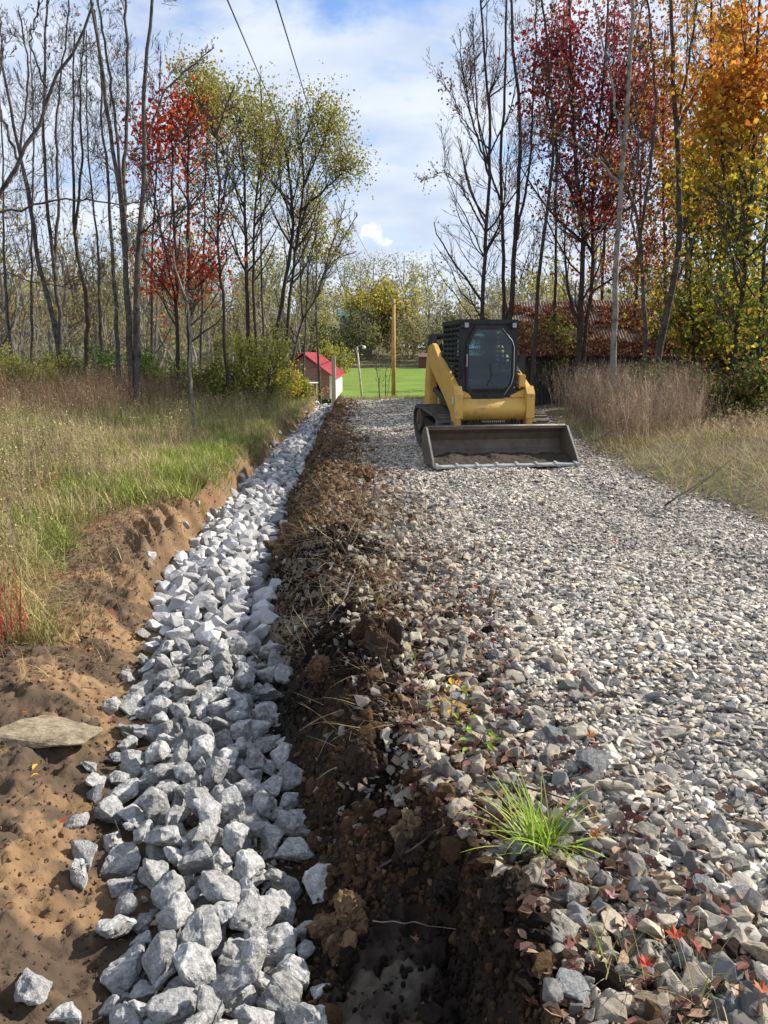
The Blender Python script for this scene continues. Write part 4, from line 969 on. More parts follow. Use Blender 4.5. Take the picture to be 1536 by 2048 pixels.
tree('bare_tree', 'near bare tree beyond the left edge whose long limbs reach into the photo', 9.5, [([(-170, 760), (-90, 520), (-20, 415), (0, 395), (39, 324), (78, 254), (94, 176), (125, 137), (156, 90), (190, 10)], 20, 5),
  ([(-90, 520), (0, 424), (78, 410), (141, 396), (234, 408), (330, 400)], 8, 2), ([(-150, 640), (0, 545), (82, 566), (130, 575), (178, 538), (230, 560)], 5, 1.5), ([(94, 176), (60, 90), (80, 0), (90, -50)], 5, 2), ([(39, 324), (-10, 200), (5, 90), (-5, 0)], 7, 3)], gL, n1=8, n2=5, n3=4, L1=.18, tmin=.35, bark='bark')
def redcol(px, py, n, p):
    c = pal([(.62, .07, .02), (.50, .04, .03), (.68, .14, .02), (.42, .03, .04), (.62, .20, .05)], n, .3); return c
tree('red_maple', 'scarlet and orange maple behind the bare trees on the left', 20, [([(353, 715), (352, 560), (350, 469), (344, 352), (345, 215)], 12, 3), ([(375, 710), (377, 560), (377, 430), (375, 312), (385, 190)], 15, 3), ([(350, 600), (325, 480), (300, 330), (290, 220)], 6, 2), ([(377, 560), (420, 520), (450, 500)], 5, 2)],
  None, bark='barkdark', n1=18, n2=8, n3=5, L1=.26, tmin=.12, ang=.95, up=.5, leaves=3300, lsize=.085, lspread=.32, lcol=redcol, lcap=3,
  blobs=[(365, 215, 36, 55, 1), (330, 260, 50, 50, .8), (320, 330, 60, 60, .6), (345, 420, 55, 70, .6), (330, 540, 60, 50, .8), (400, 510, 70, 45, 1), (300, 470, 50, 60, .5), (420, 490, 40, 30, .8), (380, 290, 30, 60, .5), (235, 230, 30, 50, .12)])
OL = [(.27, .27, .055), (.33, .30, .07), (.20, .21, .05), (.38, .30, .08)]
tree('locust_tree', 'thin locust with olive top right of the red maple', 20, [([(456, 735), (453, 720), (445, 586), (434, 469), (441, 371), (430, 273), (449, 219), (470, 170)], 10, 3), ([(430, 273), (400, 200), (385, 150)], 5, 2)], gY, n1=22, L1=.2, tmin=.35, leaves=2600, lcols=OL, lsize=.065, lspread=.3, lcap=2.0, bark='barkdark', blobs=[(395, 185, 70, 45, .9), (450, 225, 50, 45, .7), (440, 330, 90, 80, .25)])
tree('locust_tree', 'double-trunked locust in the middle of the left wood with a flat olive crown', 24, [([(503, 735), (494, 600), (491, 451), (489, 353), (486, 288), (465, 206), (450, 160)], 13, 3), ([(512, 735), (507, 560), (507, 451), (515, 380), (530, 280), (520, 180)], 9, 3), ([(491, 420), (450, 330), (440, 250), (425, 190)], 5, 2), ([(510, 450), (550, 385), (560, 340)], 5, 2)], gY, n1=20, n2=8, L1=.22, tmin=.4, leaves=5000, lcols=OL, lsize=.07, lspread=.34, lcap=2.4, bark='barkdark', blobs=[(475, 215, 75, 45, .8), (540, 215, 55, 45, .8), (500, 270, 90, 70, .35), (440, 260, 60, 80, .3)])
tree('locust_tree', 'tallest locust with forked dark trunks and a domed olive crown beside the open sky', 26, [([(545, 745), (555, 650), (575, 540), (588, 451), (582, 385), (576, 320), (556, 255), (543, 200)], 15, 3), ([(560, 740), (583, 560), (597, 470), (602, 415), (610, 340), (598, 270), (590, 210)], 11, 3), ([(600, 420), (654, 376), (686, 343), (712, 333)], 7, 2), ([(605, 380), (630, 320), (655, 270), (660, 230)], 6, 2), ([(590, 450), (560, 380), (560, 310), (545, 260)], 5, 2), ([(598, 300), (625, 240), (640, 200)], 5, 2)], gY, n1=20, n2=8, L1=.25, tmin=.4, leaves=6500, lcols=OL, lsize=.07, lspread=.34, bark='barkdark', up=1.1, lcap=2.2, blobs=[(590, 235, 85, 45, .8), (640, 265, 60, 50, .8), (610, 290, 90, 60, .5), (665, 310, 55, 40, .6), (690, 340, 40, 30, .5), (550, 230, 60, 60, .7), (640, 370, 70, 35, .35), (600, 400, 70, 60, .12)])
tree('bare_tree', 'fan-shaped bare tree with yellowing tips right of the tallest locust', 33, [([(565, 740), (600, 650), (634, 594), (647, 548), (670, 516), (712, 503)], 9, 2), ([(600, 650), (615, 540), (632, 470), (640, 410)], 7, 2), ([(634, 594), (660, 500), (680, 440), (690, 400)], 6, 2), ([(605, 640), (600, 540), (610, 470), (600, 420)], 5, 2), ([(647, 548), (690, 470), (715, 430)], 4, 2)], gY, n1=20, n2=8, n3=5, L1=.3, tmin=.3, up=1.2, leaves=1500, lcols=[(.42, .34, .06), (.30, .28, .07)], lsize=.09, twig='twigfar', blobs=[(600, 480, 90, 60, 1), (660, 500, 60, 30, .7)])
for k, (bx, tx, Y, ty, lab, lv, cols) in enumerate([
  (20, -10, 22, 60, 'thin bare tree at the far left edge', 0, None), (58, 62, 24, 80, 'slender bare tree between the left edge and the left-leaning tree', 0, None), (200, 172, 23, 60, 'slender bare tree behind the dark wavy-trunked tree', 80, [(.30, .12, .09)]), (300, 322, 24, 100, 'slender bare tree right behind the multi-stemmed grey tree', 0, None),
  (395, 420, 24, 170, 'thin olive-topped locust behind the red maple', 2500, OL), (530, 520, 29, 230, 'thin olive-leaved locust between the two big locusts', 2000, OL), (640, 625, 36, 380, 'small yellow-leaved tree above the brick house', 2500, [(.42, .36, .05), (.34, .32, .05)])]):
    st = [([(bx, 725), ((bx*2+tx)/3+random.uniform(-6, 6), 725+(ty-725)*.33), ((bx+2*tx)/3+random.uniform(-8, 8), 725+(ty-725)*.66), (tx, ty)], 8, 2)]
    tree('bare_tree' if 'bare' in lab else 'leafy_tree', lab, Y, st, gL if 'bare' in lab else gY, n1=26, n2=6, n3=4, L1=.2, tmin=.25, leaves=lv, lcols=cols, lsize=.07, lspread=.2)

# right-hand trees
tree('bare_tree', 'leftmost dark bare tree behind the loader cab, its twigs spreading over the open sky', 22, [([(962, 735), (964, 646), (972, 455), (979, 352), (981, 248), (970, 145), (966, 62), (962, -40)], 13, 4), ([(972, 470), (930, 380), (890, 340), (840, 365)], 4, 1), ([(979, 352), (945, 240), (925, 150), (920, 60)], 6, 2), ([(980, 300), (940, 260), (880, 150)], 4, 1)], gR, bark='barkdark', n1=16, n2=8, n3=6, L1=.30, tmin=.25, ang=.85, up=1.0, blobs=[(885, 180, 50, 120, .3), (880, 360, 50, 60, .3), (900, 500, 50, 60, .3), (940, 80, 40, 80, .3), (1010, 420, 30, 60, .2)], leaves=260, lcols=[(.35, .14, .08), (.4, .24, .12)], lsize=.06)
tree('bare_tree', 'second bare tree from the left behind the loader cab', 23, [([(1006, 735), (1008, 646), (1006, 455), (999, 331), (1008, 207), (1012, 83), (1015, -40)], 12, 4), ([(1000, 400), (960, 280), (950, 150), (945, 30)], 5, 2)], gR, bark='barkdark', n1=18, n2=8, n3=5, L1=.25, tmin=.25, up=1.1, leaves=200, lcols=[(.35, .14, .08)], lsize=.06)
tree('bare_tree', 'thickest of the three dark bare trees behind the loader cab', 22, [([(1018, 735), (1020, 634), (1032, 455), (1039, 331), (1041, 207), (1024, 83), (1020, -40)], 16, 5), ([(1034, 480), (1060, 330), (1065, 200), (1075, 60), (1070, -30)], 7, 3)], gR, bark='barkdark', n1=18, n2=8, n3=5, L1=.22, tmin=.25, leaves=200, lcols=[(.35, .14, .08)], lsize=.06)
tree('bare_tree', 'dark leaning bare tree over the left end of the shed roof', 20, [([(1066, 740), (1070, 690), (1078, 538), (1095, 414), (1111, 290), (1099, 166), (1090, 60), (1085, -40)], 12, 4)], gR, bark='barkdark', n1=26, n2=7, L1=.2, tmin=.25, leaves=250, lcols=[(.30, .20, .06), (.35, .12, .06)], lsize=.07)
def mar(px, py, n, p):
    c = pal([(.20, .028, .032), (.28, .042, .04), (.14, .024, .028), (.34, .075, .05), (.22, .055, .045)], n, .3)
    lo = (py > 420)[:, None] & (R.random(n)[:, None] < .6); return np.where(lo, pal([(.6, .06, .04), (.5, .14, .04)], n), c)
tree('red_maple', 'tall dark crimson maple in front of the shed', 21, [([(1155, 745), (1158, 715), (1165, 538), (1169, 455), (1148, 290), (1144, 186), (1140, 60), (1135, -60)], 16, 5), ([(1165, 700), (1178, 600), (1190, 538), (1182, 435), (1194, 290), (1206, 166), (1215, 30), (1220, -60)], 11, 4), ([(1169, 455), (1120, 330), (1095, 200), (1080, 80)], 6, 2), ([(1190, 330), (1240, 200), (1270, 90), (1290, -30)], 6, 2), ([(1185, 450), (1240, 380), (1290, 330)], 5, 2)],
  None, bark='barkdark', n1=18, n2=8, n3=5, L1=.24, tmin=.2, ang=.9, up=.6, leaves=6600, lsize=.095, lspread=.30, lcol=mar, lcap=1.9,
  blobs=[(1130, 60, 70, 100, 1), (1220, 70, 80, 90, .9), (1120, 220, 70, 60, .8), (1220, 200, 80, 70, .7), (1150, 330, 110, 60, .6), (1280, 260, 60, 60, .4), (1180, 400, 90, 50, .55), (1150, 560, 70, 40, .12), (1300, 120, 40, 80, .4)])
tree('bare_tree', 'pale grey straight trunk in the centre of the right wood, right of the crimson maple', 17, [([(1224, 760), (1227, 735), (1231, 538), (1240, 414), (1250, 269), (1260, 145), (1264, -40)], 17, 7), ([(1243, 372), (1202, 323), (1128, 269), (1078, 253)], 7, 2), ([(1246, 300), (1225, 180), (1205, 80), (1180, -30)], 6, 3), ([(1238, 430), (1180, 470), (1150, 420), (1120, 400)], 3, 1)], gR, bark='barkpale', n1=11, n2=6, n3=4, L1=.2, tmin=.35, leaves=200, lcols=[(.35, .14, .05)], lsize=.06)
tree('bare_tree', 'bending tree whose limb crosses the pale straight trunk on the right', 18, [([(1292, 745), (1293, 700), (1285, 538), (1273, 414), (1244, 364), (1200, 300)], 13, 5), ([(1279, 480), (1300, 350), (1312, 207), (1300, 60), (1290, -30)], 8, 4), ([(1283, 530), (1262, 440), (1278, 300), (1268, 200)], 6, 3)], gR, n1=16, L1=.22, tmin=.3, leaves=700, lcols=[(.42, .24, .04), (.45, .17, .03)], lsize=.07)
tree('bare_tree', 'thick grey tree forking high up, in front of the yellow maple', 18, [([(1308, 750), (1314, 704), (1347, 580), (1360, 476), (1360, 352), (1351, 248), (1347, 124), (1339, -30)], 21, 7), ([(1356, 252), (1397, 178), (1451, 83), (1490, -10)], 9, 5), ([(1354, 260), (1372, 150), (1390, 40), (1400, -40)], 6, 4), ([(1355, 560), (1390, 470), (1420, 400)], 6, 3)], gR, n1=10, n2=6, n3=4, L1=.24, tmin=.45, leaves=1600, lcols=[(.45, .22, .04), (.42, .30, .04)], lsize=.08)
def yel(px, py, n, p):
    t_ = np.clip((py-40)/600, 0, 1); r = R.random(n)
    o = pal([(.50, .20, .025), (.55, .27, .03), (.45, .13, .025)], n, .3); yv_ = pal([(.50, .36, .03), (.40, .32, .035), (.46, .28, .03)], n, .3); g_ = pal([(.13, .17, .025), (.20, .21, .03), (.09, .12, .02)], n, .3)
    k = t_+.30*(r-.5)
    return np.where((k < .35)[:, None], o, np.where((k < .62)[:, None], yv_, np.where((r < .25)[:, None], yv_, g_)))
tree('yellow_maple', 'golden yellow maple behind the thick grey tree on the right', 21, [([(1400, 745), (1405, 683), (1418, 455), (1434, 352), (1426, 207), (1422, -20)], 13, 4), ([(1403, 690), (1380, 560), (1390, 440), (1400, 340)], 8, 3), ([(1412, 560), (1460, 440), (1480, 340), (1490, 220)], 8, 3)],
  'yellow and orange maples on the right', bark='barkdark', n1=20, n2=8, n3=5, L1=.26, tmin=.1, ang=.95, up=.4, leaves=5600, lsize=.13, lspread=.38, lcol=yel, lcap=1.9, blobs=[(1380, 400, 110, 160, 1), (1450, 300, 100, 160, .9), (1400, 600, 130, 90, .9), (1330, 560, 60, 60, .4), (1440, 120, 90, 110, .6)])
tree('orange_maple', 'orange maple at the right edge with green lower leaves', 16.5, [([(1462, 760), (1470, 700), (1492, 538), (1500, 400), (1510, 200), (1520, -30)], 13, 5), ([(1520, 760), (1517, 683), (1525, 540), (1540, 350), (1550, 100)], 12, 4), ([(1495, 500), (1450, 380), (1440, 260), (1450, 130)], 7, 2), ([(1500, 420), (1470, 280), (1490, 120), (1480, 0)], 6, 2)],
  'yellow and orange maples on the right', bark='barkdark', n1=18, n2=8, n3=5, L1=.26, tmin=.1, ang=.95, up=.3, leaves=5200, lsize=.11, lspread=.34, lcol=yel, lcap=1.9, blobs=[(1500, 200, 90, 120, 1), (1470, 330, 120, 90, .9), (1490, 480, 110, 120, 1), (1480, 640, 110, 70, 1), (1400, 330, 60, 60, .4), (1510, 60, 60, 80, .6)])
for k, (bx, tx, Y, ty, lab, lv, cols) in enumerate([
  (1110, 1128, 25, 20, 'slim bare tree between the leaning dark tree and the crimson maple', 400, [(.3, .05, .04)]), (1338, 1330, 23, 60, 'slim dark tree left of the golden maple, orange-leaved at the top', 2600, [(.45, .18, .03), (.40, .12, .03)]), (1355, 1392, 24, 250, 'short dark tree between the thick grey tree and the golden maple', 1200, [(.40, .30, .04)]),
  (1262, 1300, 25, 30, 'slim tree with orange leaves behind the pale straight trunk', 2200, [(.42, .16, .04), (.35, .08, .04)]), (1450, 1440, 24, 0, 'slender orange-leaved tree behind the golden maple', 2000, [(.48, .20, .03), (.5, .28, .04)]), (1385, 1375, 26, 0, 'rust-leaved tree high behind the forked grey tree', 2200, [(.42, .17, .03), (.46, .24, .04)]), (1200, 1230, 27, -20, 'slim crimson-leaved tree behind the crimson maple', 2600, [(.25, .03, .03), (.34, .06, .04)])]):
    st = [([(bx, 735), ((bx*2+tx)/3+random.uniform(-8, 8), 735+(ty-735)*.33), ((bx+2*tx)/3+random.uniform(-10, 10), 735+(ty-735)*.66), (tx, ty)], 9, 3)]
    tree('bare_tree' if 'bare' in lab else 'autumn_tree', lab, Y, st, gR if 'bare' in lab else 'slim coloured trees in the right wood', n1=24, n2=6, n3=4, L1=.2, tmin=.25, leaves=lv, lcols=cols, lsize=.09, lspread=.22, bark='barkdark')

# shrubs
def shrub(name, x, y, w, h, n, cols, label, lsize=.05, stems=14, cat='shrub', group=None, z=None, dens=1):
    z = float(zt(x, y)[0]) if z is None else z
    root = empty(name, (x, y, z), label, cat, group)
    st = np.zeros((stems, 3)); st[:, :2] = R.normal(0, w*.12, (stems, 2)); K = 6; d = R.normal(size=(stems, 3)); d[:, 2] = np.abs(d[:, 2])+1.1; d[:, 0] *= w/h*1.2; d[:, 1] *= .8*w/h; d = norm(d)
    P = st[:, None]+d[:, None]*np.linspace(0, 1, K)[None, :, None]*(h*R.uniform(.6, 1, stems))[:, None, None]; P[:, 1:] += R.normal(0, .03*h, (stems, K-1, 3))
    Rr = np.tile(np.linspace(.018, .005, K), (stems, 1))*h*.6; A, Ra = grow(P, Rr, 9, .45, .7, .3, .15, 5, rmin=.003); B, Rb = grow(A, Ra, 5, .5, .6, .2, .1, 4, rmin=.002)
    V0, F0 = tubes(P, Rr, 4); V1, F1 = tubes(A, Ra, 3); V2, F2 = tubes(B, Rb, 3)
    npmesh('stems', np.concatenate([V0, V1, V2]), np.concatenate([F0, F1+len(V0), F2+len(V0)+len(V1)]), M['twig'], parent=root)
    T = np.concatenate([B.reshape(-1, 3), A[:, 2:].reshape(-1, 3)]); T = T[T[:, 2] > .05]; cl_ = fbm(T[:, 0]+x, T[:, 1]+y, 1.6, 2, 93, T[:, 2]); wg = np.clip((cl_-.36)*6, .03, 1); idx = R.choice(len(T), n, p=wg/wg.sum())
    V, Fq, Cc = leafquads(T[idx]+R.normal(0, lsize*1.6, (n, 3)), R.uniform(.6, 1.25, n)*lsize, pal(cols, n, .35)); npmesh('foliage', V, Fq, M['leaf'], Cc, root)
    return root
YG = [(.30, .30, .05), (.36, .33, .07), (.20, .23, .05)]; DG = [(.07, .11, .025), (.10, .15, .03), (.14, .18, .04)]
for k, (px, Y, wpx, hpx, cols, lab, n) in enumerate([
  (40, 17.5, 190, 130, YG, 'yellow-green bush at the left edge behind the brown weeds', 5500), (120, 20, 120, 110, DG+YG[:1], 'darker bush between the edge bush and the bare trunks', 3000), (220, 21, 160, 120, DG, 'dark green bush behind the grey trunks', 3500), (320, 22, 150, 120, DG, 'dark green bush under the red maple', 3500),
  (420, 20, 110, 110, YG+DG[:1], 'light green bush right of the pale sapling', 3200), (510, 21, 110, 160, [(.38, .38, .07), (.28, .30, .06)], 'bright lime-leaved bush at the foot of the locusts', 4200), (592, 26, 78, 62, [(.22, .28, .05), (.16, .22, .04)], 'rounded green bush left of the red-roofed house', 2600), (572, 25, 34, 90, [(.62, .42, .04), (.5, .42, .06)], 'small golden-leaved bush left of the red-roofed house', 900), (665, 60, 50, 80, [(.30, .30, .05), (.36, .32, .06)], 'olive bush behind the red roof', 2200), (600, 38, 60, 60, [(.62, .20, .10), (.55, .30, .08)], 'pinkish-orange bush over the red roof', 1400)]):
    P = at(px, 705, Y); z = float(zt(P.x, Y)[0]); shrub('shrub', P.x, Y, wpx/F*Y*.75, hpx/F*Y, n, cols, lab, lsize=.05*Y/20+.01, group='bushes along the left wood', z=z)
for k, (px, Y, wpx, hpx, cols, lab, n) in enumerate([
  (1310, 17.2, 130, 95, DG+[(.2, .12, .04)], 'dark green bush right behind the dead brush', 4200), (1400, 16.6, 150, 110, DG+[(.22, .10, .04), (.13, .16, .03)], 'dark leafy bush between the brush and the right edge', 5200), (1510, 15.5, 150, 110, DG+[(.25, .08, .05), (.2, .2, .04)], 'mixed green and rust bush at the right edge', 4800), (1110, 23.5, 60, 160, [(.30, .28, .05), (.2, .22, .04)], 'yellow-green sapling bush beside the shed corner', 1800), (1480, 13.4, 150, 40, DEAD+[(.3, .28, .1)], 'low scraggly dry bush before the right edge', 1500)]):
    P = at(px, 705, Y); z = float(zt(P.x, Y)[0]); shrub('shrub', P.x, Y, wpx/F*Y*.75, hpx/F*Y+ (.3 if k != 4 else .1), n, cols, lab, lsize=.065, group='bushes along the right wood', z=z)

# background woods as masses ---------------------------------------------
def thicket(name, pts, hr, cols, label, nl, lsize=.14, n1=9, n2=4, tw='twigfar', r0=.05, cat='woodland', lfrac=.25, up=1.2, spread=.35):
    n = len(pts); x, y = pts[:, 0], pts[:, 1]; z = terrain(x, y, False); h = R.uniform(*hr, n) if not isinstance(hr, np.ndarray) else hr; K = 8
    P = np.stack([x, y, z], -1)[:, None]+np.array([0, 0, 1.])*np.linspace(0, 1, K)[None, :, None]*h[:, None, None]; wv = np.cumsum(R.normal(0, .035, (n, K, 3)), 1)*h[:, None, None]; wv[:, 0] = 0; wv[..., 2] *= .2; P = P+wv
    Rr = (h*.011)[:, None]*np.linspace(1, .25, K)[None]; A, Ra = grow(P, Rr, n1, .33, .75, up, .2, 5, rmin=.012*y.mean()/60, top=.5); B, Rb = grow(A, Ra, n2, .5, .6, .6, .1, 4, rmin=.007*y.mean()/60)
    V0, F0 = tubes(P, Rr, 4); V1, F1 = tubes(A, Ra, 3); V2, F2 = tubes(B, Rb, 3)
    props(npmesh(name, np.concatenate([V0, V1, V2]), np.concatenate([F0, F1+len(V0), F2+len(V0)+len(V1)]), M[tw]), label+', bare stems', cat, kind='stuff')
    T = np.concatenate([B[:, 1:].reshape(n, -1, 3), A[:, 2:].reshape(n, -1, 3)], 1); tc_ = pal(cols, n, .25); lw = R.random(n)**1.3+.05; idx = R.choice(n, nl, p=lw/lw.sum()); j = R.integers(0, T.shape[1], nl)
    c = tc_[idx]*R.uniform(.7, 1.3, (nl, 1)); V, Fq, Cc = leafquads(T[idx, j]+R.normal(0, spread, (nl, 3)), R.uniform(.6, 1.3, nl)*lsize, c)
    props(npmesh(name+'_foliage', V, Fq, M['leaf'], Cc), label+', thin leaves', cat, kind='stuff')
def rect(n, x0, x1, y0, y1): return np.stack([R.uniform(x0, x1, n), R.uniform(y0, y1, n)], -1)
FW = [(.30, .28, .15), (.25, .25, .14), (.34, .29, .12), (.22, .23, .13), (.36, .32, .17)]
thicket('far_woodland', rect(380, -75, 75, 92, 150), (5, 8.5), FW, 'olive-grey far wood on the hill across the valley', 40000, lsize=.34, n1=16, n2=6, spread=.7)
thicket('far_hedge', rect(210, -26, 34, 86, 97), (2.0, 5.6), [(.13, .14, .05), (.2, .2, .07), (.28, .24, .1), (.12, .12, .05)], 'dark undergrowth behind the lawn', 26000, lsize=.26, n1=9, n2=4, spread=.4)
thicket('left_thicket', rect(150, -28, -7.5, 24, 44), (3.0, 6.5), [(.27, .25, .08), (.33, .28, .09), (.20, .19, .07), (.36, .24, .08)], 'tangled thicket behind the left wood', 16000, lsize=.11, n1=12, n2=6, r0=.03, spread=.22)
thicket('left_back_wood', rect(70, -34, -6, 34, 70), (7, 10.5), [(.27, .25, .09), (.30, .26, .08)], 'olive trees deep in the left wood', 14000, lsize=.16, n1=12, n2=6, spread=.3)
thicket('right_back_wood', rect(90, 9, 40, 34, 62), (4, 9.5), [(.40, .30, .05), (.30, .26, .06), (.42, .20, .05), (.2, .19, .05)], 'yellow and olive wood behind the shed', 15000, lsize=.20, n1=11, n2=5, spread=.35)
thicket('right_thicket', rect(45, 8.2, 17, 18.5, 27), (1.6, 4.8), [(.20, .20, .04), (.36, .30, .05), (.42, .32, .05), (.12, .14, .03)], 'green and yellow understorey in the right wood', 17000, lsize=.10, n1=10, n2=5, spread=.22, tw='twigdark')
# skyline trees and the rounded golden tree
for k, (px, Y, top, w0, lab) in enumerate([(722, 125, 512, 40, 'leftmost pale skyline tree above the valley'), (748, 128, 508, 50, 'broad pale skyline tree, second from the left'), (809, 126, 503, 44, 'tall lone skyline tree with a flat tuft, left of the loader cab'), (856, 124, 522, 60, 'wide-crowned skyline tree nearest the right wood'), (690, 122, 520, 40, 'skyline tree touching the crown of the left wood')]):
    st = [([(px, 650), (px+3, 600), (px-2, 560), (px, top+8)], 4.5, 1.5), ([(px+2, 590), (px-w0*.3, 550), (px-w0*.4, top+14)], 2.5, 1), ([(px+2, 585), (px+w0*.3, 548), (px+w0*.42, top+16)], 2.5, 1)]
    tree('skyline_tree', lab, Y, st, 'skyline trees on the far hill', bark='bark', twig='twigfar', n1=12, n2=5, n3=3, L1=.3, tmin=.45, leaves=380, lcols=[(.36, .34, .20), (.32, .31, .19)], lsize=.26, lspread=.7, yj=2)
P = at(750, 640, 97); shrub('golden_tree', P.x, 97, 6.6, 8.0, 4200, [(.36, .30, .04), (.42, .33, .05), (.26, .25, .05)], 'rounded golden-olive tree above the green-roofed building', lsize=.38, stems=22, cat='tree', z=float(zt(P.x, 97.)[0])+1.2)
print('veg', time.time()-T0)
# ---------------------------------------------------------------- small mesh builders
def bx(bm, lo, hi, bev=0):
    lo = Vector(lo); hi = Vector(hi); c = (lo+hi)/2; s = hi-lo
    r = bmesh.ops.create_cube(bm, size=1, matrix=Matrix.Translation(c) @ Matrix.Diagonal((*s, 1)))
    if bev:
        es = {e for v in r['verts'] for e in v.link_edges}; bmesh.ops.bevel(bm, geom=list(es), offset=bev, segments=2, affect='EDGES')
    return bm
def cyl(bm, a, b, r, seg=20, r2=None):
    a = Vector(a); b = Vector(b); d = b-a
    m = Matrix.Translation((a+b)/2) @ d.to_track_quat('Z', 'Y').to_matrix().to_4x4()
    bmesh.ops.create_cone(bm, cap_ends=True, segments=seg, radius1=r, radius2=r if r2 is None else r2, depth=d.length, matrix=m); return bm
def prism(bm, pts, x0, x1, ax=0, bev=0):
    """polygon pts (d,z) extruded along x"""
    a = [bm.verts.new((x0, p, q)) for p, q in pts]; b = [bm.verts.new((x1, p, q)) for p, q in pts]
    n = len(pts); fs = [bm.faces.new(a), bm.faces.new(b[::-1])]
    for k in range(n): fs.append(bm.faces.new((a[k], b[k], b[(k+1) % n], a[(k+1) % n])))
    bmesh.ops.recalc_face_normals(bm, faces=fs)
    if bev: bmesh.ops.bevel(bm, geom=list({e for f in fs for e in f.edges}), offset=bev, segments=2, affect='EDGES')
    return bm
def plate(bm, pts, y0, y1, bev=0):
    """polygon pts (x,z) extruded along y"""
    a = [bm.verts.new((p, y0, q)) for p, q in pts]; b = [bm.verts.new((p, y1, q)) for p, q in pts]
    n = len(pts); fs = [bm.faces.new(a), bm.faces.new(b[::-1])]
    for k in range(n): fs.append(bm.faces.new((a[k], b[k], b[(k+1) % n], a[(k+1) % n])))
    bmesh.ops.recalc_face_normals(bm, faces=fs)
    if bev: bmesh.ops.bevel(bm, geom=list({e for f in fs for e in f.edges}), offset=bev, segments=2, affect='EDGES')
    return bm
def ringplate(bm, o, i, y0, y1):
    n = len(o); fs = []
    V = [[bm.verts.new((p[0], yy, p[1])) for p in L] for L in (o, i) for yy in (y0, y1)]
    of, ob, jf, jb = V
    for k in range(n):
        q = (k+1) % n
        for A, B in ((of, jf), (jb, ob), (ob, of), (jf, jb)): fs.append(bm.faces.new((A[k], A[q], B[q], B[k])))
    bmesh.ops.recalc_face_normals(bm, faces=fs); return bm
# machine materials
def paint(name, c, dirt=(.20, .15, .09), amt=(.52, .72), rough=.42, metal=0):
    m = bpy.data.materials.new(name); m.use_nodes = True; t = NT(m.node_tree); co = t.n('ShaderNodeTexCoord').outputs['Object']
    k = t.mix(t.ramp(t.noise(co, 3.5, 8, .7), [(amt[0], 0), (amt[1], .75)]), c, dirt)
    k = t.mix(t.ramp(t.noise(co, 34, 3, .5), [(.66, 0), (.70, .8)]), k, (.05, .04, .03))
    b = t.n('ShaderNodeBsdfPrincipled', i={'Base Color': k, 'Roughness': t.ramp(t.noise(co, 8, 4), [(.3, rough), (.7, min(1, rough+.3))]), 'Metallic': metal})
    bb = t.n('ShaderNodeBump', i={'Strength': .12, 'Distance': .01, 'Height': t.noise(co, 30, 5)}); t.nt.links.new(bb.outputs[0], b.inputs['Normal'])
    t.n('ShaderNodeOutputMaterial', i={0: b.outputs[0]}); return m
M['yellow'] = paint('yellow_paint', (.60, .36, .075))
M['black'] = paint('black_paint', (.010, .010, .012), (.04, .035, .03), (.58, .85), .45)
M['steel'] = paint('worn_steel', (.165, .135, .105), (.10, .075, .05), (.40, .62), .5, .35)
M['edge'] = paint('bright_steel', (.42, .42, .42), (.22, .19, .16), (.48, .7), .45, .5)
M['steeledge'] = paint('worn_side_steel', (.27, .26, .25), (.13, .11, .09), (.42, .62), .5, .3)
M['rubber'] = paint('dusty_rubber', (.05, .048, .046), (.17, .145, .115), (.38, .62), .85)
M['lamp'] = mat('lamp_lens', base=(.62, .66, .68), rough=.15, spec=.6)
M['grey'] = mat('galvanised', base=(.38, .38, .37), rough=.5, metal=.4)
M['lens'] = mat('work_lamp_glass', base=(.30, .32, .33), rough=.2, spec=.6)
M['seat'] = mat('seat_cloth', base=(.05, .055, .06), rough=.8, bump=.2)
M['chrome'] = mat('cylinder_rod', base=(.6, .6, .6), rough=.2, metal=1)
g = bpy.data.materials.new('cab_glass'); g.use_nodes = True; t = NT(g.node_tree)
fr = t.n('ShaderNodeLayerWeight', i={0: .25}).outputs['Fresnel']
gl = t.n('ShaderNodeBsdfGlossy', i={'Color': (1, 1, 1, 1), 'Roughness': .02}); tp_ = t.n('ShaderNodeBsdfTransparent', i={'Color': (.58, .74, .80, 1)})
t.n('ShaderNodeOutputMaterial', i={0: t.n('ShaderNodeMixShader', i={0: t.math('ADD', t.math('MULTIPLY', fr, .35), .03), 1: tp_.outputs[0], 2: gl.outputs[0]}).outputs[0]}); M['glass'] = g
M['dirt'] = mat('bucket_dirt', base=(.055, .042, .03), rough=1, bump=1, bscale=40, var=.4)

# ---------------------------------------------------------------- compact track loader
YAW = rad(9); LD = empty('track_loader', (1.74, 10.73, .035), 'yellow and black compact track loader with its wide bucket down on the gravel', 'track loader', rz=YAW)
O = .05
def part(name, bm, m, smooth=False, parent=LD):
    return bm_obj(name, bm, M[m], parent, smooth)
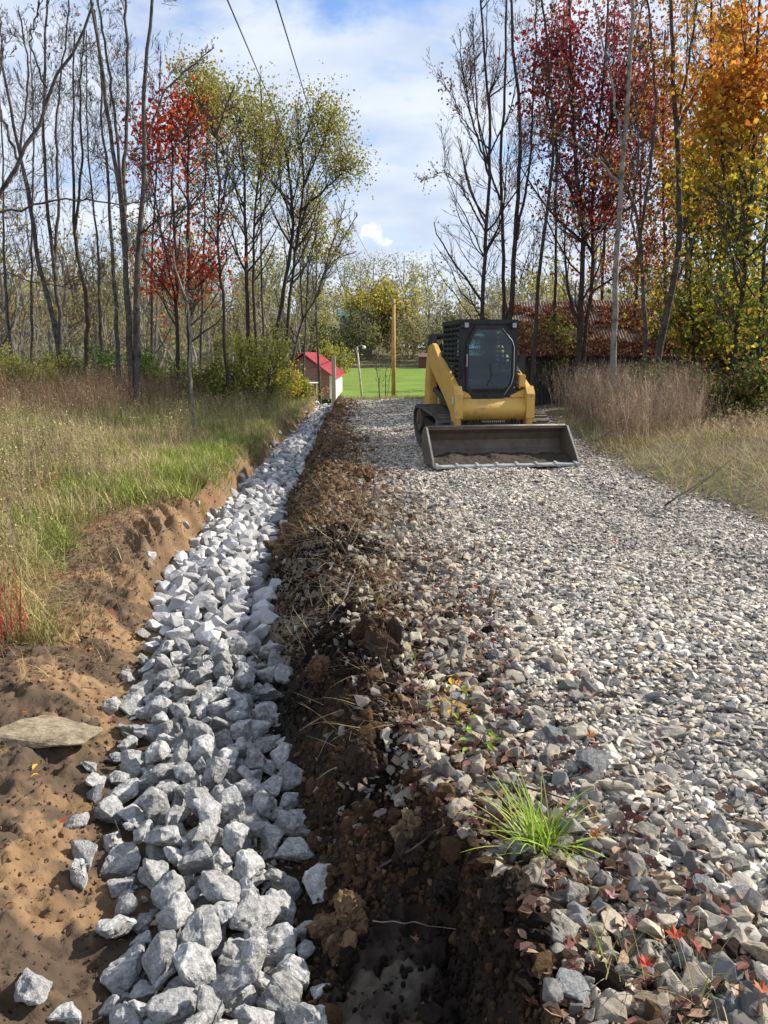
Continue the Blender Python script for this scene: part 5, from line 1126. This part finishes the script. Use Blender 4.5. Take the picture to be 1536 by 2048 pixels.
# bucket: curved shell
W2 = 1.06
outer = [(0, .0), (.50, .0), (.66, .05), (.76, .16), (.79, .30), (.74, .42), (.64, .485), (.56, .49)]
inner = [(.56, .47), (.63, .463), (.715, .395), (.76, .295), (.735, .17), (.65, .075), (.50, .026), (.0, .016)]
bk = part('bucket', prism(bmesh.new(), outer+inner, -W2+.012, W2-.012), 'steel')
for sx in (-1, 1):
    prof = [(.02, .02), (.06, .075), (.50, .50), (.57, .515), (.65, .505), (.75, .43), (.80, .30), (.77, .15), (.66, .04), (.5, -.004), (.02, -.004)]
    part('side_plate', prism(bmesh.new(), prof, sx*W2-.012, sx*W2+.012), 'steel', parent=bk)
    part('side_edge', prism(bmesh.new(), [(.0, .0), (.045, .085), (.495, .51), (.515, .495), (.075, .07), (.06, .0)], sx*W2-.013, sx*W2+.013), 'steeledge', parent=bk)
part('cutting_edge', bx(bmesh.new(), (-W2, -.06, -.006), (W2, .16, .020)), 'edge', parent=bk)
part('top_lip', cyl(bmesh.new(), (-W2+.012, .575, .508), (W2-.012, .575, .508), .022, 12), 'steel', True, parent=bk)
for k in range(8):
    x = -W2+.05+k*(2*W2-.1)/7; b = bx(bmesh.new(), (x-.035, -.085, -.008), (x+.035, .05, .030)); prism(b, [(-.05, .03), (.09, .05), (.09, .02), (-.05, .02)], x-.018, x+.018)
    part('tooth_clip', b, 'edge', parent=bk)
# dirt left in the bucket
xs_ = np.linspace(-W2+.03, W2-.03, 120); ys_ = np.linspace(.10, .68, 40); X, Yg = np.meshgrid(xs_, ys_)
Zd = .03+.10*sm((Yg-.12)/.35)*(fb2(X, Yg, 3, 4, 11)*1.2)+(fb2(X, Yg, 16, 4, 12)-.5)*.045; Zd = np.where((Yg < .115), .015, Zd)
i = np.arange(X.size).reshape(X.shape); Fq = np.stack([i[:-1, :-1], i[:-1, 1:], i[1:, 1:], i[1:, :-1]], -1).reshape(-1, 4)
npmesh('dirt_heap', np.stack([X, Yg, Zd], -1).reshape(-1, 3), Fq, M['dirt'], parent=bk, smooth=True)
# quick coupler behind the bucket
b = bx(bmesh.new(), (O-.50, .80, .12), (O+.50, .92, .46), .01); bx(b, (O-.18, .78, .40), (O+.18, .95, .52), .01); part('coupler', b, 'black')
# tracks
def track(x0, x1):
    # loop side profile (d, z)
    key = [(1.20, .09), (1.05, .22), (1.00, .36), (1.06, .52), (1.22, .60), (1.8, .645), (2.4, .68), (2.78, .66), (2.93, .52), (2.90, .36), (2.70, .14), (2.5, .05), (1.95, .035), (1.4, .04)]
    n = 86; Kp = np.array(key+[key[0]]); d = np.r_[0, np.cumsum(np.linalg.norm(np.diff(Kp, axis=0), axis=1))]; t_ = np.linspace(0, d[-1], n, endpoint=False)
    Q = np.stack([np.interp(t_, d, Kp[:, 0]), np.interp(t_, d, Kp[:, 1])], -1)
    for _ in range(3): Q = (np.roll(Q, 1, 0)+2*Q+np.roll(Q, -1, 0))/4
    Q[:, 1] = np.maximum(Q[:, 1], .035)
    c = Q.mean(0); tg = norm(np.roll(Q, -1, 0)-np.roll(Q, 1, 0)); nm = np.stack([tg[:, 1], -tg[:, 0]], -1); nm *= np.sign((nm*(Q-c)).sum(1))[:, None]
    bm = bmesh.new(); A = []
    for q, m_ in zip(Q, nm):
        o_ = q+m_*.012; i_ = q-m_*.022; A.append([bm.verts.new((x, p[0], p[1])) for x, p in ((x0, o_), (x1, o_), (x1, i_), (x0, i_))])
    for k in range(n):
        a, b_ = A[k], A[(k+1) % n]
        for j in range(4): bm.faces.new((a[j], a[(j+1) % 4], b_[(j+1) % 4], b_[j]))
    # tread lugs
    for k in range(0, n, 2):
        q, m_, tt = Q[k], nm[k], tg[k]
        for (u0, u1, sh) in ((0, .5, .0), (.5, 1, .018)):
            xa, xb = x0+(x1-x0)*u0+.006, x0+(x1-x0)*u1-.006; vs = []
            for xx in (xa, xb):
                for (a_, h_) in ((-.017, .012), (.017, .012), (.012, .038), (-.012, .038)):
                    p = q+tt*(a_+sh)+m_*h_; vs.append(bm.verts.new((xx, p[0], p[1])))
            for f in ((0, 1, 2, 3), (7, 6, 5, 4), (0, 4, 5, 1), (1, 5, 6, 2), (2, 6, 7, 3), (3, 7, 4, 0)): bm.faces.new([vs[j] for j in f])
    bmesh.ops.recalc_face_normals(bm, faces=bm.faces); tr = part('track', bm, 'rubber')
    xc_ = (x0+x1)/2
    for (d_, z_, r_) in ((1.24, .345, .215), (2.66, .46, .20)):
        b = cyl(bmesh.new(), (xc_-.17, d_, z_), (xc_+.17, d_, z_), r_, 28); cyl(b, (x0+.02, d_, z_), (x1-.02, d_, z_), r_*.45, 20); part('idler' if d_ < 2 else 'sprocket', b, 'steel', parent=tr)
    for d_ in (1.55, 1.85, 2.15, 2.42):
        part('roller', cyl(cyl(bmesh.new(), (xc_-.16, d_, .135), (xc_+.16, d_, .135), .085, 18), (xc_-.2, d_, .135), (xc_+.2, d_, .135), .035, 12), 'steel', parent=tr)
    part('track_frame', prism(bmesh.new(), [(1.2, .26), (1.35, .44), (2.5, .52), (2.7, .40), (2.5, .24), (1.4, .2)], xc_-.13, xc_+.13, bev=.01), 'black', parent=tr)
TO = .11
track(TO-.89, TO-.46); track(TO+.46, TO+.89)
# chassis
b = prism(bmesh.new(), [(1.0, .30), (1.0, .52), (1.12, .60), (1.15, .86), (2.95, .95), (3.15, .85), (3.15, .32), (2.9, .26)], O+.06-.40, O+.06+.40, bev=.015)
part('chassis', b, 'yellow')
part('belly_bar', bx(bmesh.new(), (O-.42, .93, .47), (O+.42, 1.0, .545), .01), 'black')
b = bmesh.new()
for k in range(12): bx(b, (O-.17+k*.03, .905, .535), (O-.155+k*.03, .935, .56))
part('step_teeth', b, 'edge')
# engine hood at the rear
part('engine_hood', prism(bmesh.new(), [(2.1, .95), (2.1, 1.42), (2.2, 1.5), (2.95, 1.38), (3.16, 1.2), (3.16, .86), (2.95, .96)], O-.44, O+.44, bev=.03), 'black')
# front cross plate (torque tube): smooth bulge between the arms
N_ = 14; pr = []
for k in range(N_+1):
    a = k/N_; pr.append((1.02-.13*math.sin(math.pi*a)**.8-.02*a, .90-.34*a))
fb = bmesh.new(); prism(fb, pr+[(1.10, .56), (1.10, .90)], O-.51, O+.51)
part('front_plate', fb, 'yellow', False)
for sx in (-1, 1):
    x0, x1 = (O-.51, O-.28) if sx < 0 else (O+.28, O+.51)
    part('front_shoulder', plate(bmesh.new(), [(x0, .895), (x0, 1.02 if sx < 0 else .93), (x1, .93 if sx < 0 else 1.02), (x1, .895)], .99, 1.12, .008), 'yellow')
# lift arms
arm = [(.90, .42), (.86, .62), (.86, .95), (.95, 1.06), (1.08, 1.11), (1.5, 1.29), (2.1, 1.5), (2.45, 1.69), (2.74, 1.76), (2.84, 1.62), (2.62, 1.3), (2.25, 1.14), (1.55, .84), (1.22, .66), (1.12, .50), (1.02, .42)]
for sx in (-1, 1):
    xa = O+sx*.51; xb = O+sx*.60; a_ = part('lift_arm', prism(bmesh.new(), arm, min(xa, xb), max(xa, xb), bev=.012), 'yellow')
    xm = O+sx*.555
    part('arm_edge_plate', prism(bmesh.new(), [(.845, .60), (.845, .955), (.94, 1.075), (.955, 1.06), (.87, .945), (.87, .60)], xm-.062, xm+.062), 'yellow', parent=a_)
    b = cyl(bmesh.new(), (xm-.075, 1.0, .50), (xm+.075, 1.0, .50), .05, 18); part('pivot_pin', b, 'steel', parent=a_)
    b = bmesh.new(); prism(b, [(2.55, 1.70), (2.60, 1.86), (2.80, 1.86), (2.84, 1.66)], xm-.05, xm+.05, bev=.01); part('arm_tip', b, 'black', parent=a_)
    # marker lamp on the arm's outside
    part('marker_lamp', bx(bmesh.new(), (xm+sx*.05, .95, .80), (xm+sx*.064, 1.03, .92), .004), 'lamp', parent=a_)
    # lift cylinder with hoses
    b = cyl(bmesh.new(), (xm-sx*.085, 1.45, 1.18), (xm-sx*.085, 2.15, 1.52), .036, 16); part('tilt_cylinder', b, 'black', parent=a_)
    part('cylinder_rod', cyl(bmesh.new(), (xm-sx*.085, 1.1, 1.02), (xm-sx*.085, 1.45, 1.18), .018, 12), 'chrome', parent=a_)
    part('bracket', bx(bmesh.new(), (xm-sx*.085-.05, 1.0, 1.05), (xm-sx*.085+.05, 1.10, 1.2 if sx < 0 else 1.24), .012), 'yellow' if sx > 0 else 'black', parent=a_)
    b = bmesh.new()
    for q in range(3):
        o_ = q*.028; tube_bm(b, [(xm-sx*(.03+o_), 1.3+.35*u, 1.25+.10*u+.05*math.sin(u*3.1)+o_*.3) for u in np.linspace(0, 3, 14)], .012, .012, 6)
    part('hose', b, 'black', True, parent=a_)
    # rear upright
    xa2 = O+sx*.47; xb2 = O+sx*.61
    part('rear_upright', prism(bmesh.new(), [(2.62, .62), (2.66, 1.0), (2.66, 1.42), (2.76, 1.62), (2.90, 1.5), (3.02, 1.1), (3.05, .62)], min(xa2, xb2), max(xa2, xb2), bev=.015), 'yellow')
    b = cyl(bmesh.new(), (O+sx*.54, 1.35, .74), (O+sx*.54, 2.5, .95), .045, 16); part('lift_cylinder', b, 'black')
part('crossbar', cyl(bmesh.new(), (O-.58, 2.70, 1.83), (O+.58, 2.70, 1.83), .05, 20), 'black', True)
b = bmesh.new()
for q in range(3): tube_bm(b, [(O-.47+.02*q, 2.3+.25*math.sin(u), 1.3+.38*math.sin(u*1.0)+.02*q) for u in np.linspace(.1, 2.8, 16)], .016, .016, 7)
part('hose_loops', b, 'black', True)
# cab ---------------------------------------------------------------------
c0, c1, cz0, cz1 = 1.02, 2.12, .82, 2.045; hw = .44; CX = O-.07
cab = part('cab', bx(bmesh.new(), (CX-hw, c0, cz0-.02), (CX+hw, c1, cz0+.05), .01), 'black')
b = bx(bmesh.new(), (CX-hw-.015, c0-.03, cz1-.075), (CX+hw+.015, c1+.03, cz1), .012); part('cab_roof', b, 'black', parent=cab)
for sx in (-1, 1):
    for (d0, d1) in ((c0, c0+.07), (c1-.07, c1)):
        xa, xb = sorted((CX+sx*hw, CX+sx*(hw-.07))); part('cab_post', bx(bmesh.new(), (xa, d0, cz0+.05), (xb, d1, cz1-.075), .006), 'black', parent=cab)
    # louvred side screen
    b = bmesh.new(); xs1 = CX+sx*(hw-.012)
    for k in range(14):
        z_ = cz0+.12+k*.074; bx(b, (xs1-.008, c0+.07, z_), (xs1+.008, c1-.07, z_+.034))
    for k in range(3): bx(b, (xs1-.014, c0+.28+k*.24, cz0+.06), (xs1+.014, c0+.31+k*.24, cz1-.08))
    part('side_screen', b, 'black', parent=cab)
    part('side_panel', bx(bmesh.new(), (xs1-sx*.03-.004, c0+.07, cz0+.05), (xs1-sx*.03+.004, c1-.07, cz0+.42)), 'black', parent=cab)
    # lamp
    lx = CX+sx*(hw-.075)
    part('work_lamp', bx(bmesh.new(), (lx-.045, c0-.075, cz1-.135), (lx+.045, c0-.03, cz1-.035), .012), 'black', parent=cab)
    part('lamp_lens', bx(bmesh.new(), (lx-.030, c0-.081, cz1-.118), (lx+.030, c0-.074, cz1-.052)), 'lens', parent=cab)
# front face plate with octagonal opening, and the door
oct_o = [(-.345, 1.76), (-.22, 2.0), (.215, 2.0), (.395, 1.80), (.405, 1.28), (.365, 1.14), (.19, .915), (-.20, .905), (-.345, 1.12)]
def zm(z): return .815+(z-.905)*(1.955-.815)/(2.0-.905)
def sc_(P, f, g_=0): 
    cx_ = .03; cz_ = 1.40; return [(CX+cx_+(x-cx_)*f, cz_+(zm(z)-cz_)*f) for x, z in P]
sq = [(-hw, 1.70), (-hw, cz1-.07), (hw, cz1-.07), (hw, 1.74), (hw, 1.22), (hw, 1.0), (hw, .78), (-hw, .78), (-hw, 1.05)]
sq = [(CX+x, z) for x, z in sq]
part('front_frame', ringplate(bmesh.new(), sq, sc_(oct_o, 1.0), c0-.005, c0+.03), 'black', parent=cab)
dr = part('door', ringplate(bmesh.new(), sc_(oct_o, 1.0), sc_(oct_o, .90), c0-.03, c0+.012), 'black', parent=cab)
part('door_glass', plate(bmesh.new(), sc_(oct_o, .905), c0-.012, c0-.006), 'glass', parent=dr)
b = plate(bmesh.new(), [(CX-.22, .835), (CX+.20, .835), (CX+.31, .975), (CX-.29, .975)], c0-.034, c0-.014); bx(b, (CX-.05, c0-.045, .895), (CX+.05, c0-.03, .94), .005); part('door_sill', b, 'black', parent=dr)
b = bx(bmesh.new(), (CX-.352, c0-.065, 1.36), (CX-.335, c0-.05, 1.54)); bx(b, (CX-.352, c0-.055, 1.36), (CX-.335, c0-.01, 1.375)); bx(b, (CX-.352, c0-.055, 1.525), (CX-.335, c0-.01, 1.54)); part('door_handle', b, 'edge', parent=dr)
# hinge/bright trim on the right side of the door
b = tube_bm(bmesh.new(), [(CX+.19, c0-.036, 1.92), (CX+.35, c0-.036, 1.735), (CX+.385, c0-.036, 1.64), (CX+.39, c0-.036, 1.23), (CX+.355, c0-.036, 1.09), (CX+.25, c0-.036, .94)], .005, .005, 6); part('door_trim', b, 'grey', True, parent=dr)
b = tube_bm(bmesh.new(), [(CX-.02, c0-.04, 1.07), (CX+.06, c0-.045, 1.22), (CX+.02, c0-.045, 1.40)], .005, .004, 5); part('wiper', b, 'black', parent=dr)
# back panel with rounded rear window opening
rw = [(-.25, 1.56), (-.21, 1.51), (.20, 1.51), (.24, 1.56), (.24, 1.84), (.20, 1.89), (-.21, 1.89), (-.25, 1.84)]
ow = [(-hw+.07, 1.56), (-hw+.07, .90), (hw-.07, .90), (hw-.07, 1.56), (hw-.07, 1.84), (hw-.07, cz1-.08), (-hw+.07, cz1-.08), (-hw+.07, 1.84)]
part('rear_panel', ringplate(bmesh.new(), [(CX+x, z) for x, z in ow], [(CX+x, z) for x, z in rw], c1-.05, c1-.02), 'black', parent=cab)
part('rear_window', plate(bmesh.new(), [(CX+x, z) for x, z in rw], c1-.04, c1-.034), 'glass', parent=cab)
b = bx(bmesh.new(), (CX-.26, 1.5, 1.02), (CX+.22, 1.98, 1.14), .04); bx(b, (CX-.25, 1.86, 1.12), (CX+.21, 1.99, 1.46), .05); part('seat', b, 'seat', parent=cab)
for sx in (-1, 1):
    b = tube_bm(bmesh.new(), [(CX+sx*.25, 1.6, 1.1), (CX+sx*.25, 1.45, 1.3), (CX+sx*.24, 1.40, 1.42)], .02, .016, 8); cyl(b, (CX+sx*.24, 1.40, 1.42), (CX+sx*.24, 1.39, 1.52), .025, 12); part('joystick', b, 'seat', True, parent=cab)
b = bx(bmesh.new(), (CX+.475, 1.04, 1.42), (CX+.53, 1.08, 1.52), .008); part('mirror', b, 'black', parent=cab)
b = bmesh.new()
for sx in (-1, 1):
    for z_ in (1.95, 1.05): cyl(b, (CX+sx*(hw-.03), c0-.02, z_), (CX+sx*(hw-.03), c0-.004, z_), .011, 8)
for x_ in (-.40, -.2, .2, .40):
    cyl(b, (O+x_, .985, .86), (O+x_, .96, .86), .013, 8)
part('bolt', b, 'grey', parent=cab)
b = tube_bm(bmesh.new(), [(CX-hw+.02, c0-.01, 1.20), (CX-hw+.015, c0-.06, 1.22), (CX-hw+.015, c0-.06, 1.62), (CX-hw+.02, c0-.01, 1.64)], .010, .010, 8); part('grab_handle', b, 'black', True, parent=cab)
b = bmesh.new()
for q in range(4): tube_bm(b, [(O-.30+.05*q, .97, .56), (O-.29+.05*q, .90, .50-.02*q), (O-.25+.04*q, .84, .40)], .011, .011, 6)
for q in range(2): tube_bm(b, [(O+.30+.05*q, .97, .58), (O+.31+.05*q, .88, .53), (O+.27+.04*q, .83, .42)], .011, .011, 6)
part('hydraulic_hose', b, 'black', True)

# ---------------------------------------------------------------- utility poles, lamp, wires
M['wood'] = mat('pole_wood', base=(.40, .22, .075), rough=.85, var=.3, vscale=5, bump=.3, bscale=14)
M['post'] = mat('post_wood', base=(.50, .44, .34), rough=.85, var=.25, vscale=6)
M['wire'] = mat('wire', base=(.05, .05, .055), rough=.6); M['white'] = mat('white_paint', base=(.78, .77, .74), rough=.7, var=.1)
Y = 48; top = at(787, 598, Y); bs = at(787, 790, Y); gz = float(zt(bs.x, Y)[0])
pole = empty('utility_pole', (bs.x, Y, gz), 'tall bare orange-brown wooden pole standing on the lawn', 'utility pole')
bm_obj('pole', cyl(bmesh.new(), (0, 0, -.5), (0, 0, top.z-gz), .14, 20, .10), M['wood'], pole, True)
bm_obj('wire_bracket', bx(bmesh.new(), (-.16, -.16, top.z-gz-.32), (.1, -.09, top.z-gz-.22), .01), M['grey'], pole)
def wire(P, r, label, sag=0, name='power_line', n=30, g=None):
    P = [Vector(p) for p in P]; Q = []
    for a, b in zip(P, P[1:]):
        for k in range(n): q = a.lerp(b, k/n); q.z -= sag*4*(k/n)*(1-k/n); Q.append(q)
    Q.append(P[-1]); o = Q[0].copy(); bm = tube_bm(bmesh.new(), [q-o for q in Q], r, r, 5); props(bm_obj(name, bm, M['wire'], smooth=True, loc=o), label, 'wire', g)
tp1 = Vector((top.x, Y-.12, top.z-.3))
wire([at(552, 0, 7.0)+(at(552, 0, 7.0)-at(610, 180, 13))*.8, at(552, 0, 7.0), at(610, 190, 13), at(672, 385, 24), tp1], .007, 'right-hand overhead wire running down the sky to the tall pole', 0, g='overhead wires')
wire([at(455, 0, 7.0)+(at(455, 0, 7.0)-at(525, 165, 13))*.8, at(455, 0, 7.0), at(525, 165, 13), at(600, 330, 22), at(745, 560, 40), tp1+Vector((0, 0, .1))], .007, 'left-hand overhead wire running down the sky to the tall pole', 0, g='overhead wires')
Y = 36; a = at(727, 797, Y); b_ = at(714, 693, Y); gz = float(zt(a.x, Y)[0])
lp = empty('street_lamp', (a.x, Y, gz), 'thin leaning pole with a round lamp on a curved arm, before the lawn', 'street lamp')
bm_obj('pole', cyl(bmesh.new(), (0, 0, -.2), (b_.x-a.x, 0, b_.z-gz), .055, 14, .04), M['post'], lp, True)
o0 = Vector((b_.x-a.x, 0, b_.z-gz)); bm_obj('lamp_arm', tube_bm(bmesh.new(), [o0+Vector((0, 0, -.05)), o0+Vector((.08, 0, .02)), o0+Vector((.2, 0, .06)), o0+Vector((.30, 0, .02))], .02, .016, 8), M['grey'], lp, True)
bb_ = bmesh.new(); bmesh.ops.create_uvsphere(bb_, u_segments=16, v_segments=10, radius=.08, matrix=Matrix.Translation(o0+Vector((.32, 0, -.04)))); bm_obj('lamp_globe', bb_, M['white'], lp, True)
Y = 30; a = at(668, 800, Y); gz = float(zt(a.x, Y)[0]); tz = at(668, 712, Y).z
po = bm_obj('post', bx(bmesh.new(), (-.075, -.075, -.2), (.075, .075, tz-gz), .01), M['post'], loc=(a.x, Y, gz)); props(po, 'square pale wooden post in front of the brick house', 'post')
wire([Vector((a.x, Y, tz-.1)), Vector((b_.x, 36, b_.z))], .012, 'short slack wire from the square post to the street lamp', .25, n=16)
wire([Vector((a.x, Y, tz-.12)), at(560, 735, 31)], .012, 'short wire running left from the square post into the bushes', .2, n=16)
# two saplings on the lawn
for k, (bx_, tx, ty, lab) in enumerate([(762, 752, 728, 'left of two thin bare saplings on the lawn beside the tall pole'), (771, 772, 725, 'right of two thin bare saplings on the lawn, with a dark nest-like clump')]):
    tree('sapling', lab, 40, [([(bx_, 795), ((bx_+tx)/2, 765), (tx, ty)], 3.2, 1.2), ([((bx_+tx)/2, 765), (tx+8, 745), (tx+14, 722)], 1.6, .8)], 'saplings on the lawn', bark='barkdark', n1=6, n2=3, n3=2, L1=.3, tmin=.4)

# ---------------------------------------------------------------- brick house with red metal roof
M['roofred'] = mat('red_metal_roof', base=(.46, .075, .085), rough=.45, var=.15, vscale=2)
bmt = bpy.data.materials.new('brick'); bmt.use_nodes = True; t = NT(bmt.node_tree); co = t.n('ShaderNodeTexCoord').outputs['Object']
sp_ = t.n('ShaderNodeSeparateXYZ', i={0: co}); cv_ = t.n('ShaderNodeCombineXYZ', i={0: t.math('ADD', sp_.outputs[0], sp_.outputs[1]), 1: sp_.outputs[2], 2: 0.0})
br = t.n('ShaderNodeTexBrick', i={'Vector': cv_.outputs[0], 'Color1': (.20, .075, .055, 1), 'Color2': (.26, .11, .08, 1), 'Mortar': (.34, .30, .27, 1), 'Scale': 1.0, 'Mortar Size': .008, 'Brick Width': .22, 'Row Height': .075})
t.n('ShaderNodeOutputMaterial', i={0: t.n('ShaderNodeBsdfPrincipled', i={'Base Color': br.outputs[0], 'Roughness': .9}).outputs[0]}); M['brick'] = bmt
Y = 44; e = at(664, 795, Y); gz = min(float(zt(e.x, Y)[0]), e.z); hs = empty('brick_house', (e.x, Y, gz), 'small brick house with a red metal roof down beyond the ditch', 'house')
Hh = at(664, 751, Y).z-gz; W_ = 3.2; Dp = 9.8; rz_ = at(618, 709, Y).z-gz+.05
bb_ = bmesh.new(); plate(bb_, [(-W_, -.6), (0, -.6), (0, Hh-.02), (-W_/2, rz_-.12), (-W_, Hh-.02)], 0, Dp); bm_obj('wall', bb_, M['brick'], hs)
bm_obj('side_wall', bx(bmesh.new(), (.0, .03, -.6), (.06, Dp, Hh-.05)), M['white'], hs)
bm_obj('corner_board', bx(bmesh.new(), (-.12, -.03, -.6), (.08, .03, Hh)), M['white'], hs)
b = bmesh.new(); sl = (rz_-Hh)/(W_/2)
for sx in (-1, 1):
    xe = -W_/2+sx*(W_/2+.28); ze_ = rz_-sl*(W_/2+.28); plate(b, [(-W_/2, rz_), (xe, ze_), (xe, ze_+.06), (-W_/2, rz_+.07)], -.4, Dp+.4)
rf = bm_obj('roof', b, M['roofred'], hs)
b = bmesh.new()
for k in range(22):
    yk = -.38+k*(Dp+.75)/21
    for sx in (-1, 1): tube_bm(b, [(-W_/2, yk, rz_+.075), (-W_/2+sx*(W_/2+.28), yk, rz_-sl*(W_/2+.28)+.065)], .02, .02, 4)
bm_obj('roof_rib', b, M['roofred'], rf)
bm_obj('window', bx(bmesh.new(), (-2.3, -.04, Hh-1.15), (-1.5, .01, Hh-.25)), mat('dark_pane', base=(.03, .035, .04), rough=.1), hs)
b = bx(bmesh.new(), (-1.9, -1.5, -.3), (-.5, -.1, .08)); bx(b, (-1.85, -1.5, .08), (-1.8, -1.45, 1.15)); bx(b, (-.75, -1.5, .08), (-.7, -1.45, 1.15)); bx(b, (-2.0, -1.6, 1.15), (-.6, -.05, 1.2)); bx(b, (-1.3, -1.45, .08), (-.8, -1.0, .45), .02); bm_obj('porch', b, M['white'], hs)
Y = 41; P = at(652, 790, Y); gz2 = float(zt(P.x, Y)[0]); bn = bmesh.new(); bx(bn, (-.28, -.2, 0), (.28, .2, .42), .02); bx(bn, (-.3, -.22, .42), (.3, .22, .50), .02)
props(bm_obj('storage_bin', bn, mat('bin_plastic', base=(.02, .05, .035), rough=.5), loc=(P.x, Y, gz2+.1)), 'dark green lidded bin outside the brick house', 'bin')
# reddish shed beyond the lawn, green-roofed building and road on the hill
Y = 84; P = at(847, 724, Y); gz = float(zt(P.x, Y)[0]); rs = empty('red_shed', (P.x, Y, gz), 'small dull red shed at the back of the lawn beside the loader', 'shed')
bm_obj('wall', bx(bmesh.new(), (-.5, -.5, -.1), (.6, .5, 1.2)), mat('shed_red', base=(.14, .05, .045), rough=.9), rs); bm_obj('roof', prism(bmesh.new(), [(-.65, 1.15), (0, 1.5), (.65, 1.15), (.65, 1.2), (0, 1.56), (-.65, 1.2)], -.6, .7), mat('shed_roof', base=(.16, .10, .09), rough=.9), rs)
Y = 96; P0 = at(680, 640, Y); P1 = at(746, 640, Y); gz = float(zt((P0.x+P1.x)/2, Y)[0]); ze = at(680, 633, Y).z-gz; zr = at(680, 621, Y).z-gz; L = P1.x-P0.x
gb = empty('green_roofed_building', (P0.x, Y, gz), 'long low building with a faded green roof on the far hill', 'building')
bm_obj('wall', bx(bmesh.new(), (.1, -1.5, -1), (L-.1, 1.5, ze)), mat('dim_wall', base=(.22, .21, .2), rough=.9), gb)
bm_obj('roof', prism(bmesh.new(), [(-1.9, ze-.05), (0, zr), (1.9, ze-.05), (1.9, ze+.05), (0, zr+.1), (-1.9, ze+.05)], -.2, L+.2), mat('green_roof', base=(.17, .26, .23), rough=.6), gb)
for k in range(5): bm_obj('window', bx(bmesh.new(), (.6+k*L/5.3, -1.56, ze-1.3), (1.2+k*L/5.3, -1.5, ze-.6)), mat('dim_glass', base=(.04, .05, .06), rough=.1), gb)
P = at(822, 661, 102); bm = bmesh.new(); q = [(P.x-3, 100.5), (P.x+12, 99), (P.x+12, 102.5), (P.x-3, 103.5)]; vs = [bm.verts.new((x, y, float(zt(x, y)[0])+.25)) for x, y in q]; bm.faces.new(vs)
props(bm_obj('road', bm, mat('asphalt', base=(.30, .30, .31), rough=.9)), kind='structure')

# ---------------------------------------------------------------- old shed in the right wood
rust = bpy.data.materials.new('rusty_iron'); rust.use_nodes = True; t = NT(rust.node_tree); co = t.n('ShaderNodeTexCoord').outputs['Object']
k = t.ramp(t.noise(co, 1.6, 7, .65), [(.35, (.11, .045, .03)), (.5, (.17, .10, .075)), (.68, (.27, .225, .20))])
t.n('ShaderNodeOutputMaterial', i={0: t.n('ShaderNodeBsdfPrincipled', i={'Base Color': k, 'Roughness': .9, 'Metallic': .0}).outputs[0]}); M['rust'] = rust
M['oldwood'] = mat('old_boards', base=(.055, .052, .050), rough=.95, var=.5, vscale=5, bump=.4)
Y = 23.5; P = at(1052, 705, Y); gz = -.9; sh = empty('old_shed', (P.x, Y, gz), 'old dark board shed with rusty corrugated roof covered in fallen leaves', 'shed', rz=rad(-4))
zE = at(1100, 712, Y).z-gz; zR = at(1100, 604, Y+3.4).z-gz; SL = 7.6
b = bmesh.new(); rr_ = random.Random(3); x = .0
while x < SL:
    w_ = rr_.uniform(.12, .2); bx(b, (x, rr_.uniform(0, .02), rr_.uniform(-.3, 0)), (x+w_-rr_.uniform(.008, .03), .05+rr_.uniform(0, .02), zE+.02)); x += w_
bx(b, (0, .09, -.3), (SL, .12, zE)); bx(b, (0, .1, -.3), (.06, 5.8, zE)); bx(b, (SL-.06, .1, -.3), (SL, 5.8, zE)); bm_obj('board_wall', b, M['oldwood'], sh)
n_ = 420; xs_ = np.linspace(-.35, SL+.3, n_); zc = .022*np.sin(xs_*2*math.pi/.09)
def corr(y0, z0, y1, z1, name):
    ysr = np.linspace(0, 1, 14); X = np.tile(xs_, (14, 1)); Yg = (y0+(y1-y0)*ysr)[:, None]+0*X; Zg_ = (z0+(z1-z0)*ysr)[:, None]+zc[None]+(fb2(X, Yg, .8, 2, 5)-.5)*.12; i = np.arange(X.size).reshape(X.shape)
    Vt = np.stack([X, Yg, Zg_], -1).reshape(-1, 3); V = np.concatenate([Vt, Vt-np.array([0, 0, .02])]); f = np.stack([i[:-1, :-1], i[:-1, 1:], i[1:, 1:], i[1:, :-1]], -1).reshape(-1, 4)
    return npmesh(name, V, np.concatenate([f, f[:, ::-1]+X.size]), M['rust'], parent=sh, smooth=True)
corr(-.35, zE, 3.2, zR, 'roof'); corr(6.8, zE, 3.2, zR, 'roof')
n = 17000; fx = R.uniform(-.3, SL+.25, n); fy = R.beta(1.1, 1.3, n)*.86; den = fb2(fx, fy*3.5, .9, 3, 15); k_ = (den > .3+.45*np.maximum(fy-.45, 0)) ; fx, fy = fx[k_], fy[k_]
p = np.stack([fx, -.35+3.55*fy, zE+(zR-zE)*fy+.05+R.random(len(fx))*.04], -1); V, Fq, Cc = leafquads(p, R.uniform(.06, .14, len(p)), pal([(.20, .075, .05), (.28, .12, .07), (.14, .06, .05), (.34, .17, .09), (.40, .22, .08)], len(p), .35), droop=0)
ll = npmesh('roof_leaves', V, Fq, M['dryleaf'], Cc); ll.location = sh.location; ll.rotation_euler = sh.rotation_euler; props(ll, 'thick brown leaf litter lying on the old shed roof', 'leaves', kind='stuff')
print('done', time.time()-T0)
